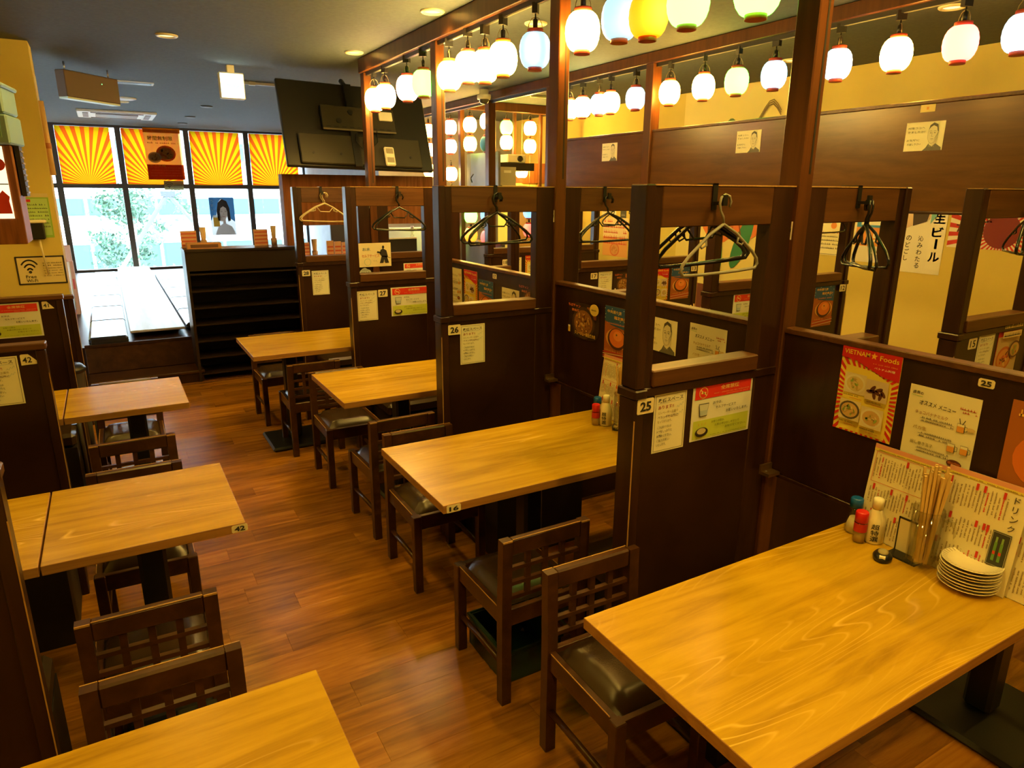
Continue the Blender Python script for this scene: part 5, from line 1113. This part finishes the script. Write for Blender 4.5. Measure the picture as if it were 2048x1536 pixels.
MB().bbox(-.105, .105, -.04, .04, -.11, .11, .006).build('housing', M_CREAM, t); MB().box(-.095, .095, -.044, -.04, -.10, .095).build('lit_face', M_EXIT, t)
MB().poly([(-.05, -.0446, -.012), (.02, -.0446, -.012), (.02, -.0446, -.035), (.065, -.0446, 0), (.02, -.0446, .035), (.02, -.0446, .012), (-.05, -.0446, .012)]).build('arrow', EM((.25, .75, .6), 2.0, 'exit_arrow'), t, recalc=False)
MB().box(-.03, .03, -.03, .03, .11, .17).build('ceiling_mount', M_CREAM, t)
t = thing('ceiling_vent', 'white slotted ceiling vent beside the hanging sign box', 'vent', (.43, 8.6, CZ))
MB().box(-.19, .19, -.09, .09, -.012, 0).build('frame', M_WHITE, t); [MB().box(-.165, .165, -.07+k*.03, -.055+k*.03, -.016, -.012).build('louvre', M_BLACK, t) for k in range(5)]
t = thing('air_conditioner', 'square white ceiling air conditioner in front of the windows', 'air conditioner', (.34, 12.2, CZ)); MB().bbox(-.50, .50, -.50, .50, -.035, 0, .01).build('fascia', M_WHITE, t); MB().bbox(-.27, .27, -.27, .27, -.045, -.034, .006).build('intake_grille', P((.10, .07, .06), .5), t)
for k, (a, b_, c, d) in enumerate(((-.33, .33, -.43, -.36), (-.33, .33, .36, .43), (-.43, -.36, -.33, .33), (.36, .43, -.33, .33))): MB().box(a, b_, c, d, -.042, -.034).build('air_flap', P((.08, .04, .04), .5), t)
t = thing('ceiling_rail', 'thin white conduit along the ceiling left of the television', 'conduit', (1.35, 7.9, 2.845)); MB().box(-.05, 1.2, -.012, .012, -.012, .012).build('tube', M_WHITE, t); MB().box(.1, .16, -.02, .02, -.018, .018).build('joint', M_CREAM, t)
t = thing('dome_camera', 'white dome security camera on the ceiling', 'camera', (3.75, 7.11, CZ)); MB().lathe([(.05, 0), (.05, -.05), (.075, -.052), (.075, -.085), (.07, -.10)], n=24).build('housing', M_CREAM, t); MB().lathe([(.055, -.10), (.048, -.13), (.03, -.145), (.0, -.15)], n=20, cap=False).build('dome', P((.10, .09, .07), .1), t)
t = thing('ceiling_strip', 'thin white ceiling strip beyond the second header beam', 'strip', (4.9, 7.2, CZ-.012)); MB().box(-.5, .5, -.012, .012, -.01, .01).build('tube', M_CREAM, t); MB().box(-.04, .0, -.016, .016, -.014, .012).build('joint', M_WHITE, t)
# ------------------------------------------------------------------ things on the left by the yellow wall
M_SIGNW = EM((1.0, .86, .55), .9, 'sign_white')
t = thing('toilet_sign_box', 'wooden box sign with a lit white panel and red figure', 'sign', (-.435, 4.23, 1.53))
MB().bbox(-.16, .083, 0, .30, 0, .47, .004).build('box', M_HEADER, t); MB().box(-.15, .048, -.006, 0, .125, .462).build('lit_panel', M_SIGNW, t); MB().box(-.15, .048, -.008, -.006, .285, .290).build('divider', M_BLACK, t)
s = Sheet(.19, .33, (.9, .8, .5)); s.mb.bm.free(); s.mb = MB(); s.mats = []; s.k = 1
s.disc(.165, .25, .03, (.60, .03, .02)); s.build('red_heart', (-.051, -.0075, .2935), '-y', parent=t); s = Sheet(.19, .33, (.9, .8, .5)); s.mb.bm.free(); s.mb = MB(); s.mats = []; s.poly([(.13, .02), (.19, .02), (.185, .08), (.19, .10), (.165, .13), (.14, .10), (.125, .06)], (.60, .03, .02))
o = s.build('red_figure', (-.051, -.0075, .2935), '-y', parent=t); 
t = thing('storage_crate', 'pale green folding plastic crate on the toilet sign box', 'crate', (-.415, 4.30, 2.0)); M_CR = P((.20, .34, .42), .45, name='pale_green_plastic'); t.rotation_euler = (0, 0, R(-8))
MB().bbox(-.14, .09, -.12, .14, 0, .135, .008).build('lower_box', M_CR, t); MB().bbox(-.135, .085, -.115, .135, .14, .26, .008).build('upper_box', M_CR, t); MB().bbox(-.145, .095, -.125, .145, .255, .275, .006).build('lid', M_CR, t)
for z in (.03, .16): MB().box(-.04, .06, -.124, -.118, z, z+.08).build('panel_rib', P((.24, .44, .36), .45), t)
t = thing('card_rack', 'dark slotted card rack on the side of the sign box', 'rack', (-.345, 4.30, 1.76)); MB().box(0, .02, 0, .16, 0, .24).build('board', M_VOID, t); [MB().box(.02, .026, .02, .14, .015+k*.028, .022+k*.028).build('slot', P((.25, .2, .12), .5), t) for k in range(8)]
t = thing('wall_pouch', 'black pouch with a cream tape roll hung on the yellow wall', 'pouch', (-.485, 6.62, 1.41)); MB().bbox(-.055, .055, 0, .055, 0, .125, .008).build('pouch_body', M_BLACK, t); MB().bbox(-.065, .075, -.005, .06, .125, .15, .006).build('tape_roll', M_CREAM, t)
MB().tube([(.01, .03, 0), (.015, .03, -.1), (.03, .04, -.28)], .008, 6).build('tape_tail', P((.75, .66, .40), .5), t)
t = thing('wall_poster_roll', 'rolled posters leaning on the end of the yellow wall', 'poster roll', (-.315, 6.74, 1.9)); MB().tube([(0, 0, 0), (-.005, .03, .55)], .022, 10).build('paper_tube', P((.70, .45, .18), .6), t); MB().tube([(0, 0, .2), (0, 0, .24)], .023, 10).build('band', P((.5, .2, .08), .6), t)
t = thing('edge_poster', 'narrow poster strip on the end face of the yellow wall', 'poster', (-.334, 6.83, 2.1)); MB().box(0, .002, -.13, .13, -.25, .55).build('sheet', P((.70, .55, .22), .6), t); MB().box(.002, .003, -.12, .12, -.1, .1).build('print', P((.62, .32, .10), .6), t)
t = thing('furled_banner', 'furled red and white banner by the raised seating', 'banner', (-.44, 8.6, .36)); MB().tube([(0, 0, 0), (.0, 0, .55), (-.02, 0, .95)], [.035, .05, .025], 10).build('cloth', P((.50, .03, .025), .7), t); MB().tube([(0, 0, 0), (-.02, 0, 1.2)], .008, 6).build('pole', M_WHITE, t); MB().tube([(.03, -.03, .2), (.035, -.04, .7)], .018, 8).build('white_fold', M_WHITE, t)
t = thing('snack_carton', 'orange and white carton standing by the left windows', 'carton', (-.47, 9.6, .36)); MB().bbox(-.07, .07, -.08, .08, 0, .62, .004).build('carton_body', P((.62, .30, .16), .6), t); MB().bbox(-.065, .065, -.075, .075, .62, .80, .004).build('menu_card', P((.75, .45, .32), .6), t); MB().box(-.06, .06, -.081, -.08, .3, .42).build('print', P((.6, .08, .05), .6), t)
# menus and boxes on the locker and hatch counters
def counter_set(x, y, z, label, k):
    t = thing('menu_stand', label, 'menu stand', (x, y, z), .1*k, 'menu stands by the windows')
    MB().box(-.11, .03, 0, .012, 0, .16).build('menu_card', P((.74, .42, .24), .6), t); [MB().box(-.105, .025, -.002, 0, .02+.035*q, .035+.035*q).build('print_row', P((.6, .12, .06), .6), t) for q in range(4)]
    MB().lathe([(.028, 0), (.03, .07)], 0, 0, 0, 12).build('cup', P((.4, .25, .12), .4), t, (.09, .0, 0)); MB().lathe([(.018, .03), (.03, .19)], n=8).build('chopstick_bundle', P((.70, .48, .2), .6), t, (.09, 0, 0))
counter_set(.70, 7.28, 1.258, 'menu stand and chopsticks at the aisle end of the shoe locker', 1); counter_set(1.36, 7.30, 1.258, 'menu stand and chopsticks on the middle of the shoe locker', 2); counter_set(1.78, 7.35, 1.11, 'menu stand and chopsticks in the serving hatch', 3)
t = thing('menu_box', 'flat orange menu box lying on the shoe locker', 'box', (.77, 7.16, 1.258)); MB().bbox(-.15, .15, -.06, .06, 0, .055, .003).build('box_body', P((.62, .30, .12), .6), t); MB().box(-.12, .12, -.062, -.06, .012, .042).build('print', P((.15, .06, .03), .6), t)
for k, x in enumerate((1.99, 2.07, 2.15)):
    t = thing('menu_card', 'upright orange menu card in the serving hatch, %s from the window' % ORD[k], 'menu', (x, 7.22, 1.11), 0, 'menu cards in the hatch'); MB().box(-.035, .035, 0, .02, 0, .18-.01*k).build('card', P((.70, .38, .22), .6), t); [MB().box(-.03, .03, -.002, 0, .03+.04*q, .045+.04*q).build('print_row', P((.6, .1, .05), .6), t) for q in range(3)]
t = thing('water_bottle', 'clear bottle on the far serving counter', 'bottle', (3.0, 7.45, 1.11)); MB().lathe([(.035, 0), (.035, .16), (.015, .22), (.015, .28)], n=16).build('body', M_CLEAR, t); MB().lathe([(.017, .27), (.017, .30)], n=12).build('cap', M_WHITE, t)
o = MB().box(-.4, .4, 0, .04, 0, 1.6).build('dark_door', M_VOID); o.location = (3.15, 9.9, 0); tag(o, 'dark panel beyond the serving hatch', 'panel')
